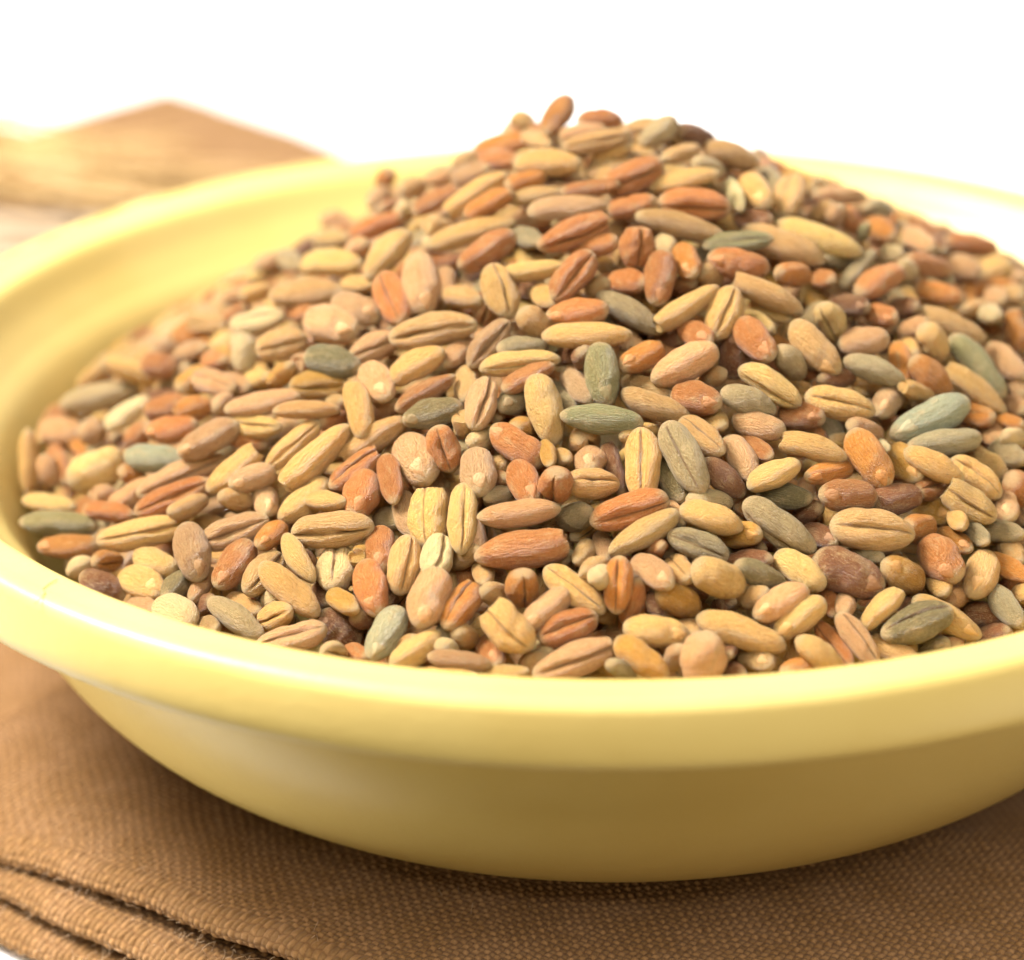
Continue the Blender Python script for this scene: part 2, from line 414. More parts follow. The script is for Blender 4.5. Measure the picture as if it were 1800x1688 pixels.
# ------------------------------------------------------------------ grains
GRAINS = [  # kind, side seen, centre, long axis, crease direction, length, width, thickness (mm)
("rn",-6.95,-37.03,34.83,-0.988,-0.042,-0.151,-0.122,0.811,0.573,7.23,2.95,2.72),
("tc",17.5,-34.62,34.97,0.989,0.014,-0.146,0.093,-0.829,0.552,6.15,3.12,2.6),
("db",15.56,-37.42,32.92,0.906,-0.232,-0.353,0.042,0.881,-0.471,5.49,3.19,2.82),
("yn",-22.22,-25.94,37.02,0.731,0.393,0.558,-0.664,0.597,0.45,7.17,2.53,2.31),
("sc",10.88,-35.19,35.56,0.8,-0.38,-0.464,-0.578,-0.694,-0.429,6.18,2.71,2.36),
("pc",-3.59,-44.46,30.07,-0.937,-0.228,-0.266,0.11,-0.912,0.396,6.32,2.44,2.14),
("yn",7.75,-42.6,31.06,0.938,-0.232,-0.259,-0.091,0.555,-0.827,6.51,2.29,2.16),
("sc",4.35,-31.93,39.43,0.411,-0.639,-0.65,-0.326,-0.769,0.55,6.06,2.73,2.47),
("tc",-20.57,-32.77,34.46,0.985,-0.109,0.135,-0.125,-0.986,0.113,6.08,2.65,2.28),
("tc",-13.57,-18.16,43.84,0.979,-0.073,0.188,-0.132,-0.937,0.323,6.81,2.58,2.44),
("Gb",22.96,-23.12,38.63,-0.864,-0.459,-0.207,-0.216,0.709,-0.672,7.1,2.76,2.38),
("yc",-35.09,-25.28,30.93,0.973,0.196,0.123,0.117,-0.876,0.468,7.04,2.39,2.14),
("kc",20.1,-40.33,30.55,-0.922,-0.333,-0.196,-0.047,-0.406,0.913,5.53,2.75,2.53),
("yn",-5.41,-26.87,41.11,0.23,-0.7,-0.676,-0.894,0.122,-0.431,5.74,2.86,2.61),
("rc",0.37,-34.96,36.78,-0.957,-0.188,-0.222,0.147,-0.971,0.188,5.86,2.61,2.36),
("tn",13.03,-10.01,47.52,0.931,-0.121,-0.345,-0.318,0.197,-0.927,6.93,2.75,2.48),
("pn",4.75,-24.19,43.48,-0.885,-0.342,-0.316,-0.457,0.771,0.444,5.54,2.8,2.57),
("yc",-8.1,-43.12,31.94,0.719,-0.372,-0.587,-0.264,-0.928,0.264,4.45,2.9,2.46),
("yn",-39.89,-14.98,31.58,0.764,0.605,0.225,-0.632,0.772,0.072,5.01,3.45,3.14),
("ob",17.77,-29.24,38.05,0.458,-0.604,-0.652,0.117,0.769,-0.629,5.19,2.69,2.36),
("pn",4.96,-45.28,30.43,-0.087,-0.068,-0.994,-0.393,0.919,-0.029,4.02,3.23,3.02),
("yc",-13.64,-32.78,35.39,0.004,-0.737,-0.675,-0.4,-0.62,0.675,4.99,2.99,2.78),
("yc",1.32,-31.7,38.83,-0.009,-0.705,-0.71,-0.106,-0.705,0.701,5.67,2.63,2.32),
("pb",-13.52,-40.21,32.63,-0.302,-0.776,-0.554,-0.241,0.624,-0.743,4.86,2.85,2.59),
("gn",-1.4,-28.81,41.15,-0.991,0.115,0.062,0.115,0.993,-0.004,6.03,2.16,1.85),
("yn",-23.52,-36.36,31.53,0.71,-0.587,-0.388,0.615,0.786,-0.065,6.08,2.27,1.98),
("tn",11.1,-17.26,46.27,0.896,-0.23,-0.381,0.43,0.666,0.61,6.26,2.21,1.87),
("rc",-2.91,-12.77,49.75,-0.925,-0.195,-0.326,0.244,-0.962,-0.119,6.22,2.33,2.14),
("pb",-14.52,-12.74,45.67,0.106,-0.77,-0.629,-0.271,0.587,-0.763,5.56,3.02,2.84),
("yn",1.34,-36.51,35.78,-0.852,-0.353,-0.387,-0.509,0.733,0.451,5.8,2.15,2),
("rc",6.21,-9.66,50.7,0.994,0.05,-0.092,0.058,-0.994,0.088,5.75,2.65,2.51),
("yn",-2.24,-21.45,44.78,1,-0.023,0.014,0.024,0.506,-0.862,6.7,2.04,1.93),
("pn",-7.36,-35.09,36.73,-0.994,-0.042,-0.097,-0.047,0.997,0.054,5.96,1.98,1.83),
("yc",16.1,-24.66,40.49,0.971,-0.062,-0.231,0.068,-0.854,0.516,5.34,2.44,2.12),
("yn",5.04,-19.27,45.95,0.836,0.406,0.368,-0.546,0.677,0.494,6.3,2.18,1.85),
("tb",14.54,-20.97,43.45,0.627,-0.503,-0.595,0.523,0.838,-0.157,5.29,2.48,2.07),
("yn",6.32,-40,33.95,0.816,0.093,-0.571,0.285,0.794,0.537,4.29,2.85,2.52),
("sn",-41.35,-1.19,31.96,0.975,0.043,0.217,-0.032,0.998,-0.055,6.78,2.34,2.13),
("yn",-10.81,-8.36,48.21,0.968,0.094,0.234,0.217,0.167,-0.962,7.11,2.17,1.93),
("gn",-42.22,-19.63,29.03,-0.978,0.208,-0.025,0.126,0.679,0.723,6.49,2.27,2.06),
("pc",-23.25,-39.61,29.37,-0.968,-0.079,-0.239,-0.133,-0.644,0.753,5.22,2.15,1.93),
("gb",-1.22,-25.03,43.07,0.102,-0.703,-0.703,-0.108,0.695,-0.711,5.06,2.6,2.36),
("gn",27.57,-15.42,39.68,0.609,-0.504,-0.613,-0.339,0.534,-0.775,6.33,2.37,2.11),
("pb",-30.94,-30.28,31.64,0.222,-0.769,-0.599,-0.382,0.496,-0.779,4.93,2.72,2.4),
("yc",24.99,-29.88,34.92,0.832,-0.281,-0.479,-0.096,-0.922,0.374,4.62,2.53,2.23),
("rc",-4.09,-42.49,31.45,-0.929,-0.23,-0.289,-0.021,-0.749,0.662,4.46,2.37,2.18),
("yc",-11.31,-34.75,36.18,-0.049,-0.696,-0.716,0.135,-0.715,0.686,5.4,2.17,1.78),
("yb",1.89,-43.18,31.53,0.99,-0.108,-0.096,0.043,0.854,-0.519,4.55,2.28,1.93),
("yc",-3.58,-39.92,33.05,0.77,-0.464,-0.439,-0.028,-0.711,0.702,5.32,2.21,1.92),
("pc",-27.92,-28.99,32.68,0.943,0.051,0.328,-0.088,-0.915,0.395,5.34,2.33,2.19),
("an",0.84,-45.18,30.41,0.773,-0.467,-0.43,0.601,0.756,0.26,4.56,2.27,1.96),
("tn",2.53,-26.75,41.34,0.914,-0.286,-0.287,0.376,0.864,0.336,5.43,2.12,1.77),
("rb",-7.44,-29.44,39.42,-0.759,0.507,0.408,0.307,0.832,-0.462,4.84,2.47,2.32),
("pb",-30.47,-20.34,36.27,-0.898,-0.118,-0.424,0.103,0.88,-0.464,5.22,2.37,2.17),
("rb",22.42,-34.91,32.74,0.464,-0.848,-0.256,0.738,0.53,-0.418,4.57,2.91,2.71),
("tn",-23.8,-6.85,42.84,0.94,-0.298,0.164,0.326,0.651,-0.686,6.4,2.32,2.15),
("rn",-9.57,-11.86,47.99,-0.858,-0.242,-0.453,-0.475,0.71,0.52,5.14,2.44,2.15),
("yc",10.97,-24.65,41.92,0.842,-0.33,-0.426,-0.43,-0.888,-0.162,5.3,2.24,1.92),
("tn",5.05,-11.25,49.65,0.966,-0.136,-0.221,0.242,0.776,0.582,7.06,2.15,1.94),
("yn",13.54,-29.36,39.02,0.965,-0.117,-0.235,-0.152,0.48,-0.864,5.44,2.03,1.69),
("tc",-15.47,-36.45,33.4,-0.165,-0.673,-0.721,0.411,-0.711,0.57,4.48,2.43,2.11),
("sn",1.04,-18.48,45.37,0.838,-0.394,-0.378,0.545,0.569,0.615,5.87,2.27,1.91),
("rc",-3.18,-17.3,47.84,-0.619,-0.519,-0.589,0.246,-0.841,0.482,4.87,2.49,2.17),
("pc",-32.66,-20.69,33.45,0.912,0.257,0.321,0.174,-0.948,0.265,7.21,2.19,1.89),
("yn",6.11,-35.33,36.37,0.939,-0.222,-0.261,-0.251,0.074,-0.965,4.71,2.16,2.03),
("sn",-27.3,-36.71,29.46,0.777,-0.547,-0.311,0.63,0.674,0.387,5.25,2.18,1.87),
("yc",-8.6,-16.62,46.43,0.275,-0.726,-0.631,0.211,-0.594,0.776,4.81,2.69,2.28),
("yn",-17.32,-7.62,46.25,-0.64,-0.478,-0.602,0.366,0.499,-0.785,5.1,2.5,2.36),
("pb",-21.5,-12.54,42.37,0.787,-0.617,0.021,0.562,0.703,-0.436,5.26,2.95,2.58),
("yn",15.99,-8.62,47.61,0.934,-0.208,-0.291,-0.027,0.77,-0.637,7.19,2.19,2.08),
("Gb",-16.56,-41.09,30.38,-0.475,-0.724,-0.501,-0.323,0.673,-0.666,4.59,2.31,2.05),
("rb",15.91,-32.6,36.71,-0.938,-0.274,0.214,-0.339,0.86,-0.381,4.57,2.48,2.05),
("yn",-14.75,-20.99,42.29,0.859,0.251,0.445,0.271,0.515,-0.813,4.67,2.37,2),
("rc",-33.04,-23.25,32.83,0.919,0.161,0.36,-0.024,-0.889,0.457,6.19,2.13,2.01),
("yc",7.84,-19.41,45.58,-0.359,-0.678,-0.642,0.208,-0.728,0.653,4.65,2.66,2.19),
("rc",1.71,-7.17,52.29,0.917,0.283,0.281,0.252,-0.957,0.142,5.09,2.57,2.25),
("rb",-17.72,-37.71,32.27,0.235,-0.827,-0.512,0.567,0.544,-0.618,4.72,2.42,2.06),
("tn",-18.06,-24.73,37.81,0.843,0.283,0.457,-0.463,0.814,0.351,6.36,2.24,1.91),
("sn",23.76,-24.97,37.46,-0.962,-0.271,-0.019,-0.271,0.954,0.127,6,2.18,1.88),
("pb",-14.62,-27.96,37.69,0.291,-0.946,-0.144,0.624,0.302,-0.721,5.81,3.31,3.05),
("yn",12.17,-37.73,33.37,0.743,-0.59,-0.315,0.58,0.803,-0.137,4.41,2.3,2.04),
("rb",-27.82,-31.82,31.34,-0.514,-0.712,-0.478,-0.112,0.608,-0.786,4.53,2.4,2.11),
("oc",-11.41,-40.33,32.14,-0.467,-0.793,-0.391,-0.277,-0.289,0.916,4.59,2.39,2.14),
("kn",-21.16,-17.87,41.43,0.912,-0.407,-0.051,0.397,0.907,-0.141,4.77,2.51,2.06),
("kb",-13.51,-25.51,40.3,-0.973,-0.027,-0.227,0.033,0.967,-0.253,4.6,2.23,2.06),
("yn",26.8,-18.22,39.04,0.782,-0.347,-0.517,-0.277,0.549,-0.788,6.3,1.92,1.74),
("yb",11.89,-41.33,31.46,-0.787,-0.465,-0.406,-0.155,0.785,-0.599,4.55,2.17,1.97),
("yn",-4.84,-3.9,52.31,0.958,-0.276,0.079,0.207,0.474,-0.856,5.58,2.31,2.06),
("pn",-26.4,-18.67,38.45,0.978,0.15,0.142,0.106,0.226,-0.968,5.98,2.03,1.84),
("rb",3.28,-16.9,47.51,-0.141,-0.7,-0.7,-0.37,0.693,-0.618,4.68,2.49,2.29),
("rc",-16.78,-13.04,44.6,0.343,-0.773,-0.534,-0.463,-0.634,0.62,5.01,2.64,2.17),
("pb",10.6,-40.82,32.4,-0.85,-0.467,-0.246,-0.16,0.672,-0.723,4.59,2.31,2.15),
("yn",-22.04,-3.36,44.03,0.917,-0.379,0.127,0.316,0.493,-0.81,5.67,2.35,2.12),
("rb",9.3,-14.41,47.73,-0.977,0.051,0.209,0.001,0.972,-0.233,4.82,2.32,2.01),
("sn",19.03,-20.6,41.48,0.935,-0.126,-0.333,0.338,0.604,0.722,4.86,2.11,1.96),
("sc",5.06,-37.27,35.1,-0.922,0.255,0.292,-0.109,-0.893,0.436,4.58,2.14,2.03),
("yn",12.99,-44.12,30.05,0.793,-0.055,-0.606,-0.602,0.083,-0.794,4.14,2.16,1.8),
("yn",-28.28,-23.67,35.3,-0.774,-0.322,-0.545,0.424,0.376,-0.824,5.33,2.28,1.95),
("tc",-25.45,-11.33,40.25,0.972,0.06,0.227,-0.018,-0.945,0.325,4.23,2.57,2.33),
("yn",10.69,-32.06,38.15,0.906,0.209,0.369,0.375,0.008,-0.927,4.19,2.19,1.94),
("rb",-2.9,-19.53,45.79,-0.994,-0.006,-0.109,0.027,0.956,-0.294,4.73,2.18,1.99),
("yn",22.63,-28.13,37.03,0.873,-0.243,-0.423,-0.141,0.704,-0.696,4.93,1.97,1.73),
("Gn",-34.87,-17.92,33.66,0.927,-0.369,0.068,0.31,0.856,0.414,5.3,2.4,2.14),
("pn",-3.31,-9.28,50.47,0.997,0.005,0.08,0.048,0.763,-0.645,6.46,1.97,1.67),
("yn",-10.49,-3.54,49.65,0.855,0.171,0.489,-0.359,0.877,0.32,6.43,2.11,1.78),
("pc",15.78,-42.3,30.31,0.552,-0.584,-0.595,0.234,-0.576,0.783,4.6,1.85,1.73),
("rn",20.45,-10.79,44.83,0.787,0.57,0.234,0.31,-0.037,-0.95,4.82,2.58,2.33),
("tn",25.99,-11.95,41.73,0.914,-0.124,-0.387,-0.143,0.793,-0.592,5.79,1.99,1.69),
("oc",-0.59,-40.74,33.82,-0.072,-0.484,-0.872,-0.224,-0.844,0.487,4.08,2.04,1.86),
("yn",-22.86,-27.81,34.5,-0.767,-0.345,-0.541,-0.538,0.806,0.249,4.77,2.41,2.18),
("pc",-9.45,-20.78,43.87,-0.632,-0.493,-0.598,0.295,-0.866,0.403,4.66,2.17,1.88),
("rb",5.49,-26.54,41.8,0.829,-0.56,-0,0.521,0.771,-0.367,4.22,2.5,2.24),
("pc",-10.03,-26.43,41.41,-0.239,-0.824,-0.513,0.405,-0.565,0.719,4.75,2.32,2.06),
("rc",-19.06,-27.33,36.78,-0.806,-0.324,-0.496,-0.312,-0.48,0.82,4.85,2.22,1.95),
("yn",-19.05,-23.69,39.96,0.173,-0.754,-0.634,-0.303,0.572,-0.762,5.07,2.08,1.75),
("rb",-18.63,-30.03,35.96,-0.171,-0.92,-0.353,-0.246,0.387,-0.889,4.68,2.66,2.48),
("rb",10.06,-21.37,44.24,0.507,-0.781,-0.365,0.308,0.56,-0.769,4.58,2.46,2.09),
("yc",-23.93,-23.37,36.96,-0.742,-0.38,-0.552,0.099,-0.877,0.47,5.36,1.89,1.6),
("db",-20.09,-37.63,29.05,-0.791,0.167,0.589,0.109,0.985,-0.132,3.68,2.68,2.36),
("tn",9.61,-0.68,51.82,0.955,0.036,-0.295,-0.296,0.209,-0.932,5.03,2.24,2.09),
("rc",1.64,-14.48,49.13,-0.078,-0.218,-0.973,0.237,-0.952,0.194,3.45,2.8,2.59),
("dn",19.59,-30.66,35.54,0.868,0.492,-0.07,-0.339,0.484,-0.807,4.74,2.4,2.25),
("wc",-20.36,-34.23,32.12,-0.027,-0.969,-0.244,-0.107,-0.24,0.965,4.78,2.81,2.51),
("ac",-22.19,-18.03,39.62,0.968,-0.23,0.105,-0.243,-0.959,0.142,4.76,2.3,2.04),
("yc",-7.17,-22.85,43.09,0.994,0.037,0.102,0.025,-0.993,0.114,6.02,1.87,1.76),
("pb",-10.15,-31.59,38.31,0.075,-0.949,-0.307,0.035,0.31,-0.95,4.79,2.64,2.4),
("rn",-14.08,-23.62,41.18,0.867,0.251,0.431,-0.481,0.648,0.59,5.09,1.88,1.57),
("yn",-14.43,-43.18,30.29,0.77,0.585,0.255,-0.556,0.811,-0.183,4.44,1.94,1.83),
("tc",-1.04,-2.6,53.72,0.981,0.028,0.194,-0.043,-0.934,0.355,5.57,1.81,1.57),
("pn",18.48,-18.31,42.85,0.991,-0.038,0.131,0.121,0.681,-0.722,3.86,2.41,2.21),
("rc",-12.65,-28.97,39.04,0.307,-0.341,-0.888,-0.076,-0.939,0.334,3.56,2.39,2.03),
("on",23.43,-19.25,40.36,0.738,-0.118,-0.665,-0.295,0.829,-0.475,4.25,2.32,2.05),
("pn",9.97,-27.43,40.01,0.864,-0.499,-0.065,0.245,0.53,-0.812,4.21,2.22,2),
("tc",-2.14,-33.16,38.05,0.909,0.369,-0.194,0.382,-0.553,0.74,4.16,2.26,2.01),
("ab",19.52,-36.23,32.26,-0.746,-0.325,0.581,-0.644,0.575,-0.505,4.12,2.55,2.15),
("tc",14.01,-3.51,49.25,-0.303,-0.814,-0.496,-0.41,-0.358,0.839,4.66,2.73,2.24),
("sn",9.29,-26.2,41.36,0.922,-0.02,-0.386,-0.295,0.609,-0.736,4.38,2.14,2),
("wc",-27.75,-6.5,40.46,0.95,-0.202,0.239,-0.309,-0.485,0.818,4.72,2.23,1.84),
("dn",7.14,-31.66,37.74,0.778,-0.118,-0.617,-0.558,0.32,-0.765,4.1,2.18,1.92),
("tb",25.28,-34.4,31.32,-0.339,-0.908,-0.246,-0.036,0.273,-0.961,4.89,2.48,2.33),
("yc",25.83,-27.09,35.51,0.78,-0.342,-0.523,0.189,-0.669,0.719,4.59,2.36,2.23),
("yn",17.7,-39.55,31.26,-0.722,-0.495,-0.484,0.619,-0.149,-0.771,4.33,1.87,1.76),
("wn",-31.71,-35.25,29.26,0.615,-0.787,0.052,0.263,0.143,-0.954,4.87,2.67,2.19),
("yb",-34.77,-29.9,28.88,0.718,-0.696,0.018,0.383,0.373,-0.845,4.94,2.53,2.3),
("pb",-5.55,-41.49,32.4,-0.739,-0.586,-0.333,-0.3,0.728,-0.616,4.54,1.94,1.79),
("yn",-38.12,-1.26,34.01,0.924,-0.021,-0.381,0.274,0.732,0.624,6.45,1.96,1.71),
("pn",8.56,-29.81,38.38,0.408,-0.814,-0.413,-0.698,0.013,-0.716,4.65,2.29,2.12),
("rb",-33.74,-15.88,35.23,-0.953,0.219,-0.209,0.266,0.935,-0.233,4.46,2.2,1.87),
("tc",5.74,-29.5,39.99,0.641,-0.706,-0.301,-0.083,-0.453,0.887,4.55,2.2,1.99),
("tn",-22.93,-21.95,39.22,0.997,0.07,-0.019,-0.013,-0.08,-0.997,5.08,1.62,1.38),
("ob",-41.18,-22.88,28.74,-0.974,0.191,-0.122,0.226,0.78,-0.584,4.91,1.85,1.58),
("an",3.61,-40.08,32.27,0.772,0.224,-0.595,0.019,0.927,0.375,3.89,2.3,2.15),
("yn",5.54,-7.29,52.02,0.98,0.001,0.197,0.153,0.627,-0.764,5.64,1.72,1.47),
("yn",-6.16,-14.92,47.46,0.99,-0.066,0.124,-0.048,0.668,0.742,5.28,1.83,1.56),
("kn",9.29,-39.12,33.71,0.868,0.122,-0.481,0.041,0.948,0.315,4.25,1.87,1.71),
("pb",1.83,-39.75,34.26,0.573,-0.813,-0.101,0.444,0.411,-0.796,4.36,2.13,1.84),
("dn",-37.74,-29.45,28.59,0.897,-0.294,-0.329,0.208,0.94,-0.272,3.8,2.08,1.73),
("wn",-38.16,-8.5,33.41,0.83,0.22,0.513,0.51,0.078,-0.857,4.49,2.04,1.87),
("sn",26.92,-36.67,29.91,0.366,-0.891,-0.268,0.92,0.389,-0.038,4.42,2.02,1.82),
("pc",-18.17,-16.53,41.93,-0.855,-0.477,-0.203,0.337,-0.809,0.481,4.15,2.21,1.83),
("pb",-19.58,-12.01,43.41,0.822,-0.548,-0.153,0.307,0.654,-0.692,4.5,2.36,2.23),
("yn",-22.93,-34.57,33.11,0.504,-0.681,-0.53,0.75,0.65,-0.123,4.46,1.74,1.53),
("yn",-46.41,-7.4,28.86,0.028,-0.393,-0.919,-0.759,0.59,-0.276,5.57,1.7,1.44),
("pb",-26.84,-25.6,35.36,-0.878,-0.474,-0.064,-0.429,0.84,-0.333,3.77,2.08,1.95),
("on",-9.4,-7,50.09,0.888,-0.013,0.46,-0.208,0.88,0.427,4.43,1.89,1.75),
("pn",-11.47,-44.32,29.94,0.988,-0.055,-0.145,0.04,0.994,-0.101,4.48,1.49,1.24),
("on",-4.01,5,53.46,-0.389,-0.837,-0.386,0.586,0.098,-0.804,5.23,2.4,2.19),
("yn",24.03,-15.69,41.7,0.572,0.17,-0.802,-0.809,0.275,-0.519,3.6,2.55,2.12),
("pn",30.28,-12.4,38.78,0.561,-0.738,-0.374,0.731,0.654,-0.195,4.38,2.2,1.81),
("rb",-6.9,-32.37,37.74,0.262,-0.935,-0.238,-0.044,0.235,-0.971,4.72,2.36,2.22),
("on",25.44,-8.24,42.93,0.959,-0.226,-0.174,-0.095,0.32,-0.942,4.01,2.02,1.71),
("ob",1.7,-23,43.56,-0.728,-0.681,-0.081,-0.245,0.369,-0.897,4.52,2.06,1.9),
("kn",11.51,-31.97,36.43,0.945,-0.32,0.067,0.221,0.472,-0.853,4.11,2,1.78),
("yb",22.42,-38.65,30.07,0.854,-0.321,-0.41,0.088,0.865,-0.494,5.5,1.99,1.89),
("pb",-17.71,-21.09,41,0.34,-0.927,-0.155,0.328,0.272,-0.905,4.93,2.56,2.13),
("rn",30.21,6.49,41.73,0.963,0.164,-0.214,-0.07,0.918,0.391,4.95,1.93,1.77),
("rb",13.26,-25.16,39.78,0.833,-0.545,0.096,0.533,0.746,-0.399,3.84,2.14,1.96),
("db",8.67,-20.47,42.7,-0.02,0.359,0.933,-0.016,0.933,-0.36,3.62,2.35,2.04),
("yn",-33.87,-28.45,29.96,0.695,-0.71,0.114,0.602,0.662,0.447,4.9,2.36,2.05),
("rn",-16.51,-30.21,37.22,0.165,-0.902,-0.398,0.497,0.425,-0.757,4.86,1.84,1.54),
("wc",-13.19,-36.31,33.97,-0.172,-0.958,-0.229,0.512,-0.285,0.81,4.49,2.33,2.13),
("yn",27.11,-23.52,35.16,0.705,-0.639,-0.307,0.708,0.647,0.281,4.18,2.57,2.22),
("rn",-18.53,-0.61,46.17,0.926,-0.017,0.376,-0.016,0.996,0.084,4.91,1.71,1.45),
("rb",-17.14,-34.19,33.54,0.011,-0.956,-0.292,0.089,0.292,-0.952,4.67,2.26,2),
("yc",16.03,-17.39,44.16,0.458,0.047,-0.888,-0.311,-0.927,-0.209,3.43,2.22,1.92),
("wn",-28.56,-10.68,39.43,0.095,-0.616,-0.782,-0.685,0.53,-0.5,3.53,2.2,2),
("rc",-4.72,-34.37,38.52,0.007,0.451,-0.893,-0.37,-0.828,-0.421,3.09,2.53,2.16),
("dn",-0.56,-30.46,38.08,0.265,-0.686,-0.678,0.948,0.312,0.056,4.52,1.82,1.5),
("yc",-27.01,-19.87,37.15,0.946,-0.321,0.04,-0.277,-0.741,0.612,4.5,1.83,1.53),
("on",-8.3,7.57,50.31,0.944,-0.229,0.236,0.329,0.683,-0.653,5.34,2,1.74),
("rn",-13.64,-1.32,48.54,0.875,0.317,0.366,0.221,0.41,-0.885,4.36,1.87,1.58),
("tc",-25.62,-33.35,31.33,-0.538,-0.775,-0.333,0.492,-0.609,0.623,4.41,2.38,2.01),
("rn",1.47,-10.01,50.85,0.917,-0.247,0.312,0.209,0.966,0.153,4.03,1.86,1.61),
("rn",-6.6,-24.31,42.6,0.862,0.418,0.287,0.249,0.144,-0.958,4.49,1.68,1.54),
("tn",-6.01,-19.45,44.9,0.675,0.086,-0.733,0.177,0.945,0.274,3.29,2.37,2.06),
("sn",12.69,-21.88,42.67,0.549,0.194,-0.813,0.484,0.719,0.499,3.51,2.17,1.94),
("ob",14.8,-30.27,37.46,-0.82,-0.565,0.094,-0.573,0.809,-0.13,4.65,1.75,1.56),
("pn",-44.5,-2.46,29.45,0.772,-0.621,0.137,0.513,0.481,-0.711,5.01,2.33,2.2),
("oc",-7.14,-40.18,33.34,0.022,0.272,-0.962,0.198,-0.944,-0.263,3.24,2.3,2),
("kn",3.41,-31.39,37.61,0.36,-0.851,-0.382,0.897,0.428,-0.11,4.7,2.17,2.01),
("tn",18.36,-40.94,28.83,0.76,-0.647,-0.061,0.649,0.76,0.029,4.12,1.81,1.62),
("sn",3.91,-1.1,53.96,-0.799,-0.355,-0.485,-0.388,0.921,-0.036,3.61,2.03,1.82),
("pc",-30.67,-12.8,37.76,0.704,-0.708,0.058,-0.463,-0.396,0.793,5.03,2.1,1.94),
("pn",18.79,3.23,47.18,0.947,0.285,-0.144,-0.044,0.563,0.825,4.81,1.81,1.53),
("on",31.79,-7.99,39.57,0.154,-0.588,-0.794,0.984,0.162,0.071,3.78,2.45,2.05),
("yn",-43.46,-16.15,29.19,0.936,-0.351,-0.016,0.091,0.285,-0.954,4.78,1.67,1.52),
("ab",20.73,-26.79,36.64,0.354,-0.904,-0.24,0.323,0.359,-0.876,4.36,2.34,1.93),
("rn",-36.03,-3.71,35.57,0.948,-0.253,-0.194,-0.028,0.54,-0.841,3.24,2.3,1.99),
("pn",-36.45,-19.41,31.34,0.847,-0.043,0.53,-0.358,0.691,0.628,4.51,2.49,2.04),
("rn",25.05,-4.9,44.03,0.878,0.318,-0.358,-0.462,0.76,-0.457,4.67,1.84,1.52),
("rn",-38.19,-20.55,30.46,0.878,-0.474,0.067,0.444,0.859,0.253,4.72,1.63,1.52),
("ab",22.71,-28.28,33.49,0.704,-0.709,0.031,0.552,0.52,-0.652,3.66,2.22,1.91),
("rn",-1.51,-13.01,48.64,-0.904,0.283,-0.32,0.344,0.038,-0.938,4.17,2.12,1.88),
("yb",11.35,-5.11,50.3,0.298,-0.925,-0.235,0.48,0.358,-0.801,4.57,2.31,2.15),
("on",-32.2,-14.71,36.41,0.877,0.48,0.02,-0.314,0.603,-0.733,3.44,2.09,1.92),
("tn",-5.85,-6.68,50.59,0.989,-0,0.146,-0.023,0.987,0.157,4.41,1.53,1.45),
("sn",-3.38,-33.52,35.76,0.566,-0.641,0.519,0.192,0.714,0.673,3.64,2.33,2.07),
("pn",-2.97,-24.28,41.8,0.395,-0.906,-0.148,-0.511,-0.083,-0.855,4.61,2.04,1.86),
("rc",14.23,-41.94,29.71,0.487,-0.776,-0.402,-0.607,-0.631,0.483,4.56,1.53,1.37),
("tn",-31.71,-24.83,32.81,0.762,0.647,0.032,-0.518,0.579,0.63,3.6,1.81,1.64),
("rn",0.93,-15.61,46.7,0.676,-0.702,0.224,0.684,0.486,-0.543,3.94,2.1,1.83),
("sn",-6.95,-21.43,43.83,0.933,0.352,-0.075,-0.172,0.253,-0.952,4.09,1.81,1.58),
("sn",27.47,-30.04,32.7,0.861,-0.507,0.032,0.327,0.504,-0.799,3.6,1.72,1.43),
("on",30.84,0.1,40.26,0.996,0.084,0.02,-0.001,0.239,-0.971,5.2,1.81,1.5),
("rb",-1.65,-8.61,51.83,0.991,0.014,0.132,-0.016,1,0.021,4.65,1.41,1.29),
("pn",28.7,0.58,41.91,0.725,-0.682,-0.099,0.459,0.585,-0.668,3.67,2.08,1.72),
("sn",18.93,-9.76,45.5,0.639,0.524,0.563,0.506,0.265,-0.821,4.15,1.53,1.42),
("dn",25.78,-35.68,28.65,0.8,-0.6,0.021,0.534,0.727,0.432,3.84,2.01,1.85),
("ob",5.37,-14.97,48.1,0.206,-0.964,-0.169,0.814,0.264,-0.518,4.52,2.22,1.86),
("on",27.6,-32.95,31.1,0.744,-0.648,-0.161,0.038,0.281,-0.959,4,1.7,1.43),
("tn",-11.43,-14.85,45.26,0.63,-0.758,0.168,0.668,0.639,0.382,4.55,1.92,1.64),
("pb",20,-21.69,39.38,-0.425,-0.904,-0.045,-0.41,0.236,-0.881,4.8,2.18,1.89),
("db",17.89,-13.72,44.04,0.809,-0.584,0.072,0.544,0.695,-0.47,3.53,1.85,1.67),
("yc",-24.45,-37.06,29.78,0.62,-0.551,0.558,-0.692,-0.719,0.059,3.94,1.99,1.65),
("rn",-34.59,-11.12,35.16,0.831,-0.411,0.375,0.422,0.905,0.057,4.77,2,1.69),
("yn",-12.41,-44.68,29.13,0.976,-0.203,0.077,0.13,0.26,-0.957,4.38,1.33,1.09),
("on",13.4,-14.62,46.82,0.675,0.637,-0.372,-0.524,0.769,0.366,4.22,2.04,1.7),
("yn",31.82,3.25,40.69,0.973,0.01,0.231,0.136,0.784,-0.606,2.99,2.44,2.16),
("ab",8.21,-34.92,34.85,0.754,-0.598,0.272,0.656,0.705,-0.269,3.77,1.98,1.85),
("gc",9.41,-12.53,48.74,0.993,-0.045,0.112,-0.103,-0.803,0.586,5.47,1.66,1.37),
("yn",-21.18,-30.01,35.47,0.684,-0.675,0.278,0.61,0.737,0.291,4.49,1.66,1.38),
("pn",-15.34,-31.6,35.12,0.219,-0.934,-0.283,0.564,0.358,-0.744,4.79,2,1.72),
